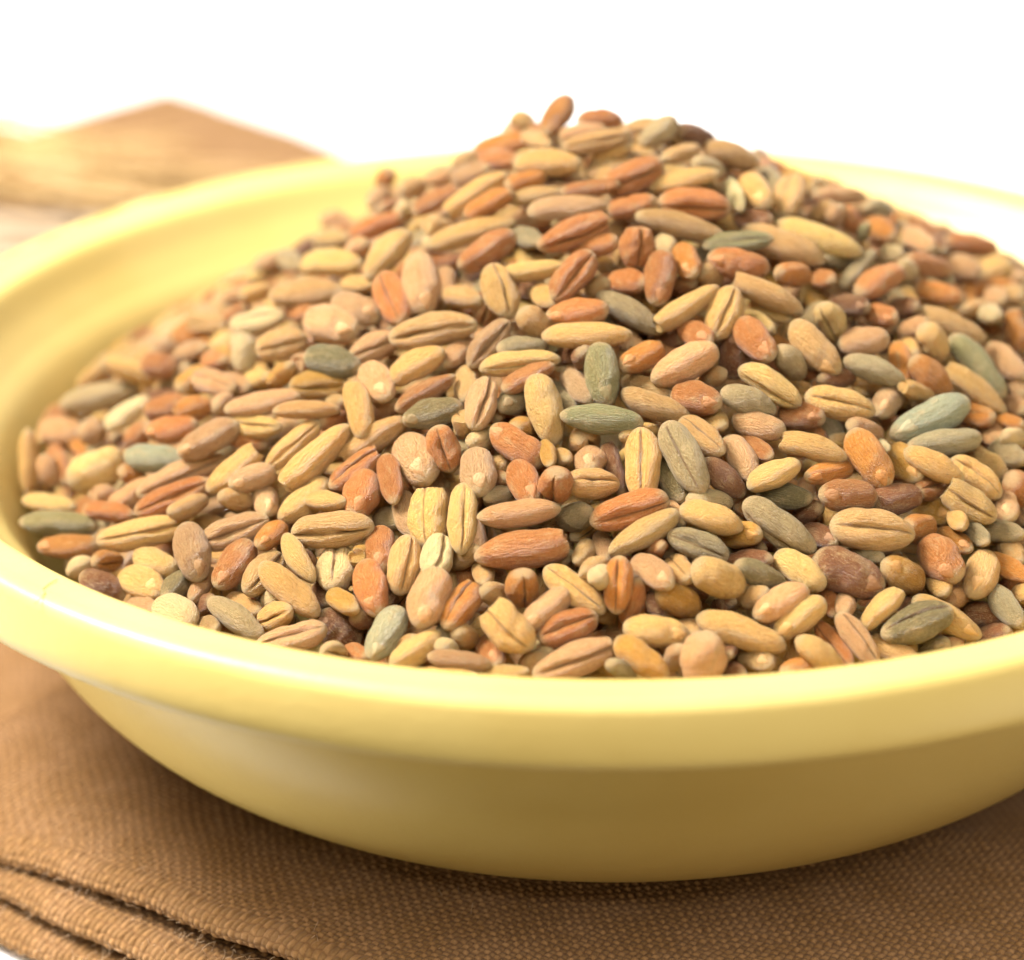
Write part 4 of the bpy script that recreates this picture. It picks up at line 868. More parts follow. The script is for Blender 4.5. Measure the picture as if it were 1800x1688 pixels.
LABELS = [
'large smooth reddish-brown wheat grain, level, centre lower slope, above an amber-orange wheat grain',
'creased tan oat grain, level, right lower slope, above a golden wheat grain',
'stubby germ-scarred dark brown wheat grain, right lower slope, left of a golden wheat grain',
'slender smooth cream-yellow oat grain, leaning right, left middle, right of a cream-yellow oat grain',
'creased grey rye grain, leaning left, centre right lower slope, below a dark olive rye grain',
'slender creased pinkish-tan wheat grain, level, centre front edge, left of a golden wheat grain',
'slender smooth cream-yellow oat grain, level, centre right front edge, below a dark olive rye grain',
'creased grey rye grain, leaning left, centre right middle, above a dark olive rye grain',
'creased tan oat grain, level, left lower slope, above a whitish oat grain',
'slender creased tan oat grain, level, centre left upper middle, above a dark olive rye grain',
'germ-scarred blue-green rye grain, leaning right, right middle, above a grey rye grain',
'slender creased cream-yellow oat grain, level, far left lower slope, above a dark olive rye grain',
'creased dark olive rye grain, level, right front edge, above a grey rye grain',
'smooth cream-yellow oat grain, upright, centre middle, left of a green rye grain',
'creased reddish-brown wheat grain, level, centre right lower slope, left of a dark olive rye grain',
'smooth tan oat grain, level, centre right upper slope, right of a green rye grain',
'smooth pinkish-tan wheat grain, leaning right, centre right upper middle, below a dark brown wheat grain',
'stubby creased cream-yellow oat grain, leaning left, centre front edge, below an amber-orange wheat grain',
'stubby smooth cream-yellow oat grain, leaning right, far left middle, left of a blue-green rye grain',
'germ-scarred amber-orange wheat grain, leaning left, right middle, left of a golden wheat grain',
'stubby smooth pinkish-tan wheat grain, upright, centre right front edge, right of a golden wheat grain',
'stubby creased cream-yellow oat grain, upright, centre left lower slope, above a whitish oat grain',
'creased cream-yellow oat grain, upright, centre right middle, left of a dark olive rye grain',
'stubby germ-scarred pinkish-tan wheat grain, upright, centre left front edge, right of a blue-green rye grain',
'slender smooth green rye grain, level, centre middle, below a green rye grain',
'slender smooth cream-yellow oat grain, leaning left, left lower slope, left of a whitish oat grain',
'slender smooth tan oat grain, leaning left, centre right upper middle, below a green rye grain',
'slender creased reddish-brown wheat grain, leaning right, centre upper slope, left of a reddish-brown wheat grain',
'germ-scarred pinkish-tan wheat grain, upright, centre left upper middle, left of a tan oat grain',
'slender smooth cream-yellow oat grain, centre right lower slope, below a dark olive rye grain',
'creased reddish-brown wheat grain, level, centre right upper slope, left of a green rye grain',
'slender smooth cream-yellow oat grain, level, centre upper middle, above a green rye grain',
'slender smooth pinkish-tan wheat grain, level, centre lower slope, left of a grey rye grain',
'creased cream-yellow oat grain, level, right middle, below a dark brown wheat grain',
'slender smooth cream-yellow oat grain, centre right upper middle, above a dark brown wheat grain',
'germ-scarred tan oat grain, leaning left, centre right upper middle, right of a grey rye grain',
'stubby smooth cream-yellow oat grain, centre right lower slope, left of a dark olive rye grain',
'slender smooth grey rye grain, level, far left upper middle, left of a whitish oat grain',
'slender smooth cream-yellow oat grain, level, centre left upper slope, below an amber-orange wheat grain',
'slender smooth green rye grain, level, far left lower slope, above an amber-orange wheat grain',
'creased pinkish-tan wheat grain, level, left front edge, below a cream-yellow oat grain',
'germ-scarred green rye grain, upright, centre upper middle, above a green rye grain',
'slender smooth green rye grain, leaning left, right upper middle, above a blue-green rye grain',
'stubby germ-scarred pinkish-tan wheat grain, upright, left lower slope, above a dark olive rye grain',
'stubby creased cream-yellow oat grain, leaning left, right lower slope, right of a golden wheat grain',
'creased reddish-brown wheat grain, level, centre front edge, right of an amber-orange wheat grain',
'creased cream-yellow oat grain, upright, centre left lower slope, above a whitish oat grain',
'germ-scarred cream-yellow oat grain, level, centre right front edge, above a golden wheat grain',
'creased cream-yellow oat grain, leaning left, centre lower slope, left of an amber-orange wheat grain',
'creased pinkish-tan wheat grain, level, left lower slope, left of an amber-orange wheat grain',
'smooth golden wheat grain, leaning left, centre right front edge, below a cream-yellow oat grain',
'smooth tan oat grain, level, centre right middle, right of a green rye grain',
'germ-scarred reddish-brown wheat grain, leaning left, centre middle, below a grey rye grain',
'germ-scarred pinkish-tan wheat grain, leaning right, left middle, right of a blue-green rye grain',
'stubby germ-scarred reddish-brown wheat grain, leaning left, right lower slope, below an amber-orange wheat grain',
'slender smooth tan oat grain, level, left upper middle, right of a whitish oat grain',
'smooth reddish-brown wheat grain, leaning right, centre upper slope, below an amber-orange wheat grain',
'creased cream-yellow oat grain, leaning left, centre right upper middle, right of a grey rye grain',
'slender smooth tan oat grain, level, centre right upper slope, left of a green rye grain',
'slender smooth cream-yellow oat grain, level, centre right middle, above an amber-orange wheat grain',
'creased tan oat grain, upright, centre left lower slope, left of a whitish oat grain',
'slender smooth grey rye grain, leaning left, centre right upper middle, above a green rye grain',
'creased reddish-brown wheat grain, leaning right, centre upper slope, right of a cream-yellow oat grain',
'slender creased pinkish-tan wheat grain, leaning right, left middle, right of a blue-green rye grain',
'smooth cream-yellow oat grain, level, centre right lower slope, below a whitish oat grain',
'smooth grey rye grain, leaning left, left front edge, right of a dark olive rye grain',
'stubby creased cream-yellow oat grain, upright, centre upper middle, right of a tan oat grain',
'smooth cream-yellow oat grain, leaning right, centre left upper slope, below a reddish-brown wheat grain',
'stubby germ-scarred pinkish-tan wheat grain, level, left upper middle, above a dark olive rye grain',
'slender smooth cream-yellow oat grain, level, centre right upper slope, above an amber-orange wheat grain',
'germ-scarred blue-green rye grain, leaning right, centre left front edge, right of a golden wheat grain',
'germ-scarred reddish-brown wheat grain, level, right middle, below an amber-orange wheat grain',
'smooth cream-yellow oat grain, leaning right, centre left upper middle, above a dark olive rye grain',
'slender creased reddish-brown wheat grain, leaning right, left middle, below a blue-green rye grain',
'stubby creased cream-yellow oat grain, upright, centre right upper middle, below a green rye grain',
'creased reddish-brown wheat grain, level, centre right upper slope, below a grey rye grain',
'germ-scarred reddish-brown wheat grain, upright, centre left lower slope, above a blue-green rye grain',
'slender smooth tan oat grain, centre left middle, left of a dark olive rye grain',
'slender smooth grey rye grain, level, right middle, below a blue-green rye grain',
'stubby germ-scarred pinkish-tan wheat grain, leaning left, centre left middle, below a dark olive rye grain',
'smooth cream-yellow oat grain, centre right lower slope, right of a dark olive rye grain',
'germ-scarred reddish-brown wheat grain, leaning right, left lower slope, right of a dark olive rye grain',
'creased amber-orange wheat grain, leaning right, centre left front edge, below a whitish oat grain',
'smooth dark olive rye grain, level, left upper middle, above a golden wheat grain',
'germ-scarred dark olive rye grain, level, centre left middle, below a reddish-brown wheat grain',
'slender smooth cream-yellow oat grain, leaning left, right upper middle, below a green rye grain',
'germ-scarred cream-yellow oat grain, leaning right, centre right front edge, below a dark olive rye grain',
'smooth cream-yellow oat grain, level, at the peak, right of an amber-orange wheat grain',
'slender smooth pinkish-tan wheat grain, level, left middle, below a golden wheat grain',
'germ-scarred reddish-brown wheat grain, upright, centre right upper slope, left of an amber-orange wheat grain',
'creased reddish-brown wheat grain, leaning left, centre left upper middle, above a dark olive rye grain',
'germ-scarred pinkish-tan wheat grain, leaning right, centre right front edge, below a dark olive rye grain',
'smooth cream-yellow oat grain, level, left upper slope, below a cream-yellow oat grain',
'germ-scarred reddish-brown wheat grain, level, centre right upper slope, below a green rye grain',
'smooth grey rye grain, level, right upper middle, left of an amber-orange wheat grain',
'creased grey rye grain, level, centre right lower slope, below a whitish oat grain',
'smooth cream-yellow oat grain, leaning left, centre right front edge, right of an amber-orange wheat grain',
'smooth cream-yellow oat grain, leaning right, left middle, above a tan oat grain',
'stubby creased tan oat grain, level, left upper middle, right of a whitish oat grain',
'smooth cream-yellow oat grain, leaning right, centre right middle, above a dark olive rye grain',
'germ-scarred reddish-brown wheat grain, level, centre upper middle, above a green rye grain',
'smooth cream-yellow oat grain, leaning left, right middle, below a blue-green rye grain',
'smooth blue-green rye grain, level, far left middle, below a whitish oat grain',
'slender smooth pinkish-tan wheat grain, level, centre upper slope, right of an amber-orange wheat grain',
'slender smooth cream-yellow oat grain, centre left upper slope, left of an amber-orange wheat grain',
'creased pinkish-tan wheat grain, leaning left, right front edge, left of a dark olive rye grain',
'smooth reddish-brown wheat grain, leaning right, right upper slope, right of a grey rye grain',
'slender smooth tan oat grain, leaning left, right upper middle, above a green rye grain',
'creased amber-orange wheat grain, upright, centre lower slope, above a reddish-brown wheat grain',
'smooth cream-yellow oat grain, leaning right, left lower slope, left of a cream-yellow oat grain',
'creased pinkish-tan wheat grain, leaning right, centre upper middle, left of a grey rye grain',
'stubby germ-scarred reddish-brown wheat grain, level, centre right middle, left of a grey rye grain',
'creased pinkish-tan wheat grain, upright, centre left middle, right of a dark olive rye grain',
'creased reddish-brown wheat grain, leaning right, centre left middle, below a tan oat grain',
'smooth cream-yellow oat grain, upright, centre left middle, below a dark olive rye grain',
'stubby germ-scarred reddish-brown wheat grain, upright, centre left middle, below a reddish-brown wheat grain',
'germ-scarred reddish-brown wheat grain, leaning left, centre right upper middle, left of a grey rye grain',
'slender creased cream-yellow oat grain, leaning right, left middle, left of a cream-yellow oat grain',
'stubby germ-scarred dark brown wheat grain, left front edge, left of a blue-green rye grain',
'smooth tan oat grain, level, at the peak, above a whitish oat grain',
'stubby creased reddish-brown wheat grain, upright, centre right upper slope, left of an amber-orange wheat grain',
'smooth dark brown wheat grain, level, right middle, below a golden wheat grain',
'stubby creased whitish oat grain, upright, left lower slope, above a golden wheat grain',
'creased golden wheat grain, level, left upper middle, below a dark olive rye grain',
'slender creased cream-yellow oat grain, level, centre upper middle, below a grey rye grain',
'stubby germ-scarred pinkish-tan wheat grain, upright, centre left middle, below a dark olive rye grain',
'slender smooth reddish-brown wheat grain, centre left upper middle, above a dark olive rye grain',
'smooth cream-yellow oat grain, leaning right, centre left front edge, right of a blue-green rye grain',
'slender creased tan oat grain, level, at the peak, left of a cream-yellow oat grain',
'stubby smooth pinkish-tan wheat grain, level, right upper middle, above a grey rye grain',
'stubby creased reddish-brown wheat grain, upright, centre left middle, below a dark olive rye grain',
'smooth amber-orange wheat grain, leaning left, right upper middle, above a blue-green rye grain',
'smooth pinkish-tan wheat grain, level, centre right middle, below a grey rye grain',
'creased tan oat grain, level, centre middle, below a green rye grain',
'stubby germ-scarred golden wheat grain, leaning left, right lower slope, above a dark olive rye grain',
'stubby creased tan oat grain, upright, centre right upper slope, right of a green rye grain',
'smooth grey rye grain, level, centre right middle, left of a cream-yellow oat grain',
'creased whitish oat grain, level, left upper middle, above a whitish oat grain',
'smooth dark brown wheat grain, leaning left, centre right middle, above a whitish oat grain',
'germ-scarred tan oat grain, upright, right lower slope, left of an amber-orange wheat grain',
'creased cream-yellow oat grain, leaning left, right middle, left of a grey rye grain',
'smooth cream-yellow oat grain, leaning right, right front edge, left of a dark olive rye grain',
'stubby smooth whitish oat grain, leaning left, left front edge, below a dark olive rye grain',
'germ-scarred cream-yellow oat grain, far left lower slope, left of a dark olive rye grain',
'germ-scarred pinkish-tan wheat grain, leaning right, centre front edge, right of an amber-orange wheat grain',
'slender smooth cream-yellow oat grain, level, far left upper middle, above a whitish oat grain',
'smooth pinkish-tan wheat grain, leaning left, centre right middle, left of a dark olive rye grain',
'germ-scarred reddish-brown wheat grain, level, left middle, above a blue-green rye grain',
'creased tan oat grain, leaning left, centre right middle, above a grey rye grain',
'slender smooth tan oat grain, level, left middle, below a golden wheat grain',
'slender germ-scarred amber-orange wheat grain, level, far left lower slope, below a green rye grain',
'stubby smooth golden wheat grain, leaning left, centre right front edge, below a tan oat grain',
'slender smooth cream-yellow oat grain, level, centre right upper slope, left of a whitish oat grain',
'slender smooth cream-yellow oat grain, level, centre upper slope, right of a cream-yellow oat grain',
'smooth dark olive rye grain, centre right lower slope, below a dark brown wheat grain',
'germ-scarred pinkish-tan wheat grain, leaning left, centre right lower slope, above a golden wheat grain',
'stubby smooth dark brown wheat grain, far left lower slope, below an amber-orange wheat grain',
'smooth whitish oat grain, leaning right, far left middle, above a blue-green rye grain',
'smooth grey rye grain, leaning left, right front edge, right of a dark brown wheat grain',
'creased pinkish-tan wheat grain, centre left upper middle, right of a dark olive rye grain',
'germ-scarred pinkish-tan wheat grain, leaning left, centre left upper middle, above a dark olive rye grain',
'smooth cream-yellow oat grain, leaning left, left lower slope, left of a whitish oat grain',
'slender smooth cream-yellow oat grain, upright, far left middle, above a green rye grain',
'stubby germ-scarred pinkish-tan wheat grain, level, left middle, above a tan oat grain',
'smooth amber-orange wheat grain, leaning right, centre upper slope, right of a cream-yellow oat grain',
'slender smooth pinkish-tan wheat grain, level, centre left front edge, right of a cream-yellow oat grain',
'smooth amber-orange wheat grain, leaning right, at the peak, right of an amber-orange wheat grain',
'stubby smooth cream-yellow oat grain, leaning left, right upper middle, left of a green rye grain',
'smooth pinkish-tan wheat grain, leaning left, right upper middle, right of a green rye grain',
'germ-scarred reddish-brown wheat grain, leaning left, centre middle, left of a grey rye grain',
'smooth amber-orange wheat grain, level, right upper middle, above a tan oat grain',
'germ-scarred amber-orange wheat grain, leaning right, centre right upper middle, right of a green rye grain',
'smooth dark olive rye grain, level, centre right middle, above a grey rye grain',
'slender germ-scarred cream-yellow oat grain, right front edge, right of a dark olive rye grain',
'germ-scarred pinkish-tan wheat grain, centre left upper middle, right of a dark olive rye grain',
'smooth reddish-brown wheat grain, level, right upper slope, above an amber-orange wheat grain',
'stubby germ-scarred reddish-brown wheat grain, level, centre right middle, below a grey rye grain',
'stubby germ-scarred dark brown wheat grain, upright, centre right upper middle, above a grey rye grain',
'smooth cream-yellow oat grain, level, far left lower slope, above a dark olive rye grain',
'slender smooth reddish-brown wheat grain, upright, centre left middle, below a dark olive rye grain',
'creased whitish oat grain, upright, centre left lower slope, right of a tan oat grain',
'stubby smooth cream-yellow oat grain, leaning left, right middle, left of a grey rye grain',
'slender smooth reddish-brown wheat grain, level, centre left upper slope, above a cream-yellow oat grain',
'germ-scarred reddish-brown wheat grain, upright, centre left lower slope, right of a whitish oat grain',
'stubby creased cream-yellow oat grain, right upper middle, left of a dark brown wheat grain',
'stubby smooth whitish oat grain, upright, left upper middle, below a whitish oat grain',
'stubby creased reddish-brown wheat grain, upright, centre middle, above a grey rye grain',
'smooth dark brown wheat grain, upright, centre middle, below a green rye grain',
'creased cream-yellow oat grain, level, left middle, below a golden wheat grain',
'slender smooth amber-orange wheat grain, level, at the peak, above an amber-orange wheat grain',
'smooth reddish-brown wheat grain, leaning right, centre left upper slope, left of an amber-orange wheat grain',
'creased tan oat grain, leaning right, left lower slope, below an amber-orange wheat grain',
'smooth reddish-brown wheat grain, level, centre right upper slope, below a reddish-brown wheat grain',
'slender smooth reddish-brown wheat grain, leaning right, centre upper middle, above a grey rye grain',
'stubby smooth tan oat grain, leaning left, centre upper middle, above a grey rye grain',
'stubby smooth grey rye grain, centre right upper middle, left of a tan oat grain',
'slender germ-scarred amber-orange wheat grain, level, right middle, right of a dark olive rye grain',
'smooth pinkish-tan wheat grain, level, far left middle, left of a grey rye grain',
'stubby creased amber-orange wheat grain, upright, centre lower slope, left of a pinkish-tan wheat grain',
'smooth dark olive rye grain, leaning left, centre right middle, below a grey rye grain',
'smooth tan oat grain, leaning left, right front edge, below a dark olive rye grain',
'stubby smooth grey rye grain, at the peak, left of a dark brown wheat grain',
'creased pinkish-tan wheat grain, level, left upper middle, right of a golden wheat grain',
'slender smooth pinkish-tan wheat grain, level, right upper slope, left of an amber-orange wheat grain',
'stubby smooth amber-orange wheat grain, upright, right upper middle, right of a green rye grain',
'slender smooth cream-yellow oat grain, level, far left lower slope, above a green rye grain',
'germ-scarred golden wheat grain, leaning left, right middle, below a blue-green rye grain',
'stubby smooth reddish-brown wheat grain, level, far left upper middle, left of a golden wheat grain',
'stubby smooth pinkish-tan wheat grain, leaning right, far left middle, below a blue-green rye grain',
'smooth reddish-brown wheat grain, right upper slope, above an amber-orange wheat grain',
'slender smooth reddish-brown wheat grain, level, far left lower slope, right of a green rye grain',
'stubby germ-scarred golden wheat grain, level, right lower slope, above an amber-orange wheat grain',
'smooth reddish-brown wheat grain, level, centre upper slope, right of a reddish-brown wheat grain',
'germ-scarred cream-yellow oat grain, leaning left, centre right upper slope, right of a whitish oat grain',
'stubby smooth amber-orange wheat grain, level, left middle, below a golden wheat grain',
'slender smooth tan oat grain, level, centre upper slope, below an amber-orange wheat grain',
'stubby smooth grey rye grain, level, centre lower slope, below a tan oat grain',
'smooth pinkish-tan wheat grain, leaning left, centre upper middle, left of a green rye grain',
'slender creased reddish-brown wheat grain, leaning left, right front edge, right of a cream-yellow oat grain',
'smooth tan oat grain, level, left lower slope, below a blue-green rye grain',
'smooth reddish-brown wheat grain, level, centre right upper slope, above a grey rye grain',
'smooth grey rye grain, level, centre upper middle, above a cream-yellow oat grain',
'smooth grey rye grain, level, right lower slope, above an amber-orange wheat grain',
'slender smooth amber-orange wheat grain, level, right upper middle, below a cream-yellow oat grain',
'slender germ-scarred reddish-brown wheat grain, level, centre upper slope, right of a pinkish-tan wheat grain',
'stubby smooth pinkish-tan wheat grain, level, right upper slope, left of an amber-orange wheat grain',
'slender smooth grey rye grain, leaning right, right upper slope, below an amber-orange wheat grain',
'smooth dark brown wheat grain, level, right front edge, left of a grey rye grain',
'germ-scarred amber-orange wheat grain, leaning left, centre right upper slope, left of a green rye grain',
'smooth amber-orange wheat grain, leaning left, right lower slope, below a grey rye grain',
'smooth tan oat grain, level, centre left upper middle, above a tan oat grain',
'germ-scarred pinkish-tan wheat grain, leaning right, right middle, left of a blue-green rye grain',
'germ-scarred dark brown wheat grain, level, right upper middle, below a grey rye grain',
'creased cream-yellow oat grain, leaning right, left front edge, right of a grey rye grain',
'smooth reddish-brown wheat grain, level, far left middle, above a blue-green rye grain',
'slender smooth cream-yellow oat grain, level, centre left front edge, right of a blue-green rye grain',
'smooth amber-orange wheat grain, level, centre right upper slope, right of a green rye grain',
'stubby smooth cream-yellow oat grain, level, right upper slope, above an amber-orange wheat grain',
'germ-scarred golden wheat grain, level, centre right lower slope, above a dark olive rye grain',
'slender creased green rye grain, level, centre right upper slope, below a whitish oat grain',
'slender smooth cream-yellow oat grain, level, left lower slope, right of a cream-yellow oat grain',
'smooth pinkish-tan wheat grain, upright, centre left lower slope, above a whitish oat grain',
'smooth pinkish-tan wheat grain, leaning right, centre left upper middle, above a dark olive rye grain',
'smooth amber-orange wheat grain, level, centre upper slope, above a tan oat grain',
'smooth reddish-brown wheat grain, upright, centre right front edge, below an amber-orange wheat grain',
'germ-scarred tan oat grain, level, centre right front edge, left of an amber-orange wheat grain',
'smooth reddish-brown wheat grain, level, at the peak, above a tan oat grain',
'smooth pinkish-tan wheat grain, leaning left, right upper slope, right of an amber-orange wheat grain',
'smooth dark olive rye grain, leaning right, left lower slope, above a whitish oat grain',
'smooth dark brown wheat grain, level, at the peak, right of a grey rye grain',
'slender smooth reddish-brown wheat grain, level, at the peak, below an amber-orange wheat grain',
'smooth amber-orange wheat grain, upright, right upper middle, right of a grey rye grain',
'stubby smooth dark brown wheat grain, level, right front edge, below a dark brown wheat grain',
'stubby creased amber-orange wheat grain, level, right middle, right of a blue-green rye grain',
'stubby smooth grey rye grain, level, right middle, right of a cream-yellow oat grain',
'germ-scarred dark brown wheat grain, level, centre right upper slope, above a green rye grain',
'stubby smooth tan oat grain, level, left middle, above an amber-orange wheat grain',
'end-on pinkish-tan wheat grain, upright, centre middle, below a green rye grain',
'smooth cream-yellow oat grain, level, at the peak, right of a tan oat grain',
'germ-scarred amber-orange wheat grain, leaning right, left lower slope, above a tan oat grain',
'smooth pinkish-tan wheat grain, level, left of the peak, above an amber-orange wheat grain',
'stubby smooth amber-orange wheat grain, leaning left, right upper slope, above a grey rye grain',
'stubby creased tan oat grain, upright, centre middle, below a green rye grain',
'stubby smooth pinkish-tan wheat grain, leaning left, far left middle, left of a whitish oat grain',
'slender smooth cream-yellow oat grain, level, centre front edge, below a reddish-brown wheat grain',
'germ-scarred reddish-brown wheat grain, centre right upper middle, right of a dark brown wheat grain',
'stubby smooth pinkish-tan wheat grain, upright, far left middle, above a green rye grain',
'slender smooth golden wheat grain, leaning left, centre left front edge, below a whitish oat grain',
'germ-scarred grey rye grain, leaning right, centre middle, below a grey rye grain',
'germ-scarred amber-orange wheat grain, leaning left, right lower slope, below a golden wheat grain',
'smooth amber-orange wheat grain, level, centre right front edge, left of a cream-yellow oat grain',
'germ-scarred reddish-brown wheat grain, leaning left, centre front edge, above a cream-yellow oat grain',
'end-on pinkish-tan wheat grain, upright, left lower slope, above an amber-orange wheat grain',
'end-on grey rye grain, level, right front edge, below a dark olive rye grain',
'smooth pinkish-tan wheat grain, leaning right, centre left middle, left of a dark olive rye grain',
'smooth amber-orange wheat grain, level, right lower slope, below a golden wheat grain',
'germ-scarred dark brown wheat grain, centre right lower slope, below a dark olive rye grain',
'stubby germ-scarred reddish-brown wheat grain, level, right upper middle, right of a dark brown wheat grain',
'slender smooth tan oat grain, level, at the peak, right of a grey rye grain',
'smooth tan oat grain, upright, centre left upper middle, right of a dark olive rye grain',
'slender smooth cream-yellow oat grain, level, left upper slope, above a cream-yellow oat grain',
'end-on pinkish-tan wheat grain, upright, right lower slope, above a grey rye grain',
'creased tan oat grain, leaning left, centre right lower slope, above a golden wheat grain',
'smooth tan oat grain, level, centre right upper middle, right of a green rye grain',
'slender smooth cream-yellow oat grain, level, right upper middle, above a blue-green rye grain',
'smooth cream-yellow oat grain, level, left upper middle, above a whitish oat grain',
'smooth dark brown wheat grain, level, right upper middle, left of a grey rye grain',
'stubby smooth golden wheat grain, leaning right, left upper middle, above an amber-orange wheat grain',
'smooth whitish oat grain, level, centre right lower slope, right of a dark olive rye grain',
'slender smooth pinkish-tan wheat grain, level, at the peak, right of an amber-orange wheat grain',
'smooth golden wheat grain, leaning right, left upper middle, right of a whitish oat grain',
'stubby creased amber-orange wheat grain, level, far left lower slope, right of a green rye grain',
'smooth pinkish-tan wheat grain, level, left upper middle, above a golden wheat grain',
'stubby smooth reddish-brown wheat grain, leaning left, right middle, below a grey rye grain',
'slender smooth pinkish-tan wheat grain, left lower slope, right of a dark olive rye grain',
'smooth reddish-brown wheat grain, upright, right front edge, below a dark brown wheat grain',
'slender smooth whitish oat grain, leaning left, centre right upper slope, above a green rye grain',
'smooth dark brown wheat grain, level, centre right lower slope, above a dark olive rye grain',
'smooth dark brown wheat grain, level, centre right upper middle, right of an amber-orange wheat grain',
'smooth tan oat grain, level, centre right lower slope, below a dark olive rye grain',
]

BASE = {'r': lin(202, 130, 70), 'o': lin(214, 140, 62), 'a': lin(220, 162, 74), 'p': lin(222, 170, 116), 'y': lin(240, 188, 110), 't': lin(218, 170, 106),
        'g': lin(168, 157, 106), 'G': lin(180, 177, 140), 'k': lin(138, 122, 80), 's': lin(184, 161, 116), 'd': lin(146, 96, 60), 'w': lin(240, 206, 146)}


def grain_shape(x, phi, p):
    """Point on the unit grain. phi = 0 is the crease."""
    pw = np.where(x > 0, p['pg'], p['pb'])
    ww = np.power(np.clip(1 - np.abs(x) ** pw, 0, 1), p['ex'])
    d = np.abs((phi + .07 * np.sin(2.3 * x + p['s']) + .03 * np.sin(9 * x + p['s'] * 2) + np.pi) % (2 * np.pi) - np.pi)
    fade = np.clip((1 - np.abs(x) ** 3), 0, 1)
    groove = p['groove'] * (1 + .3 * np.sin(5 * x + p['s'])) * np.exp(-(d / (p['gw'] * (1 + .5 * np.sin(3.3 * x + p['s'] * 3)))) ** 2) * (.25 + .75 * fade)
    cheek = p['cheek'] * np.exp(-((d - .62) / .38) ** 2) * fade
    ridge = .018 * np.cos(d * p['rn'] + x * 2 + p['s']) * fade
    lump = .050 * np.sin(x * 3.1 + p['s']) * np.cos(phi + p['s'] * 2) + .030 * np.sin(x * 6.3 + phi * 2 + p['s'] * 3) + .014 * np.sin(x * 13 + phi * 3 + p['s'])
    for dx_, dp_, da_, dw_ in p['dents']:
        dd_ = np.abs((phi - dp_ + np.pi) % (2 * np.pi) - np.pi)
        lump = lump - da_ * np.exp(-((x - dx_) / dw_) ** 2 - (dd_ / (dw_ * 2.2)) ** 2)
    # germ end: a shallow furrow round the embryo on the back
    gx, gp = (x - .70) / .30, (np.pi - d) / .62
    gr = np.sqrt(gx ** 2 + gp ** 2)
    furrow = -p['germ'] * np.exp(-((gr - 1) / .22) ** 2) + p['germ'] * .5 * np.exp(-(gr / .7) ** 2)
    r = 1 - groove + cheek + ridge + lump + furrow
    yy = ww * r * np.sin(phi)
    zz = ww * r * np.cos(phi)
    zz = np.where(zz > 0, zz * p['flat'], zz)
    zz = zz + p['bend'] * (1 - x * x) * -1 + p['bend'] * .5
    yy = yy + p['side'] * (1 - x * x)
    return yy, zz


def grain_mesh(name, p, nx=40, nphi=44, cut=None):
    th = np.linspace(0, np.pi, nx)
    x = -np.cos(th)
    if cut: x = np.where(x < cut, cut, x)
    u = np.linspace(-1, 1, nphi, endpoint=False)
    phi = np.pi * np.sign(u) * np.abs(u) ** 1.5                       # finer round the crease
    X, PH = np.meshgrid(x, phi, indexing='ij')
    Y, Z = grain_shape(X, PH, p)
    if cut:                                                         # broken end: flat, uneven
        k = (x <= cut)
        n = k.sum()
        sc_ = np.linspace(0, 1, n)
        Y[k] *= sc_[:, None]; Z[k] *= sc_[:, None]
        X[k] = cut + .05 * np.sin(PH[k] * 2 + p['s']) * sc_[:, None] + .06 * (1 - sc_[:, None])
    V = np.stack([X, Y, Z], -1).reshape(-1, 3)
    F = grid_faces(nx, nphi, True)
    me = mesh_np(name, V / U, F)                                     # unit mesh: half length, width and thickness of 1
    at = me.attributes.new('gpos', 'FLOAT_VECTOR', 'POINT')
    co = np.empty(len(me.vertices) * 3, dtype=np.float32); me.vertices.foreach_get('co', co)
    at.data.foreach_set('vector', co)
    return me, V, F


def germ_mesh(name, p):
    V = []; nr, na = 6, 20
    for i in range(nr):
        r = i / (nr - 1)
        for j in range(na):
            a = 2 * np.pi * j / na
            ca, sa = math.cos(a), math.sin(a)
            wv = 1 + .10 * math.sin(3 * a + p['s']) + .06 * math.sin(5 * a + p['s'] * 2)
            x = .70 + .26 * r * ca * wv; d = .58 * r * sa * (1 - .3 * ca) * wv
            y, z = grain_shape(np.array(x), np.array(np.pi + d), p)
            lift = 1 + .035 * (1 - r ** 3) - .05 * r ** 6 + .025 * math.sin(9 * x + p['s']) * math.cos(8 * d)
            V.append((x + .02 * (1 - r), float(y) * lift, float(z) * lift))
    me = mesh_np(name, np.array(V) / U, grid_faces(nr, na, True))
    return me


def params(kind, i):
    r = random.Random(i * 31 + 7)
    p = dict(pb=2.9, pg=2.2, ex=.5, groove=.30, gw=.17, cheek=.06, rn=5, s=r.uniform(0, 6.28), germ=.045, flat=.92, bend=r.uniform(-.03, .12), side=r.uniform(-.06, .06),
             dents=[(r.uniform(-.8, .8), r.uniform(0, 6.28), r.uniform(-.06, .13), r.uniform(.15, .4)) for _ in range(7)])
    if kind == 'wheat': p.update(pb=r.uniform(2.4, 3.3), pg=r.uniform(1.85, 2.3), groove=r.uniform(.26, .42), germ=.07, ex=r.uniform(.46, .56))
    if kind == 'oat': p.update(pb=r.uniform(2.3, 3.0), pg=r.uniform(1.8, 2.3), groove=r.uniform(.2, .34), ex=r.uniform(.48, .56), gw=.13, bend=r.uniform(0, .2), germ=.03, side=r.uniform(-.14, .14))
    if kind == 'rye': p.update(pb=r.uniform(2.2, 3.0), pg=r.uniform(1.6, 2.0), groove=r.uniform(.2, .3), rn=9, bend=r.uniform(-.05, .1))
    return p


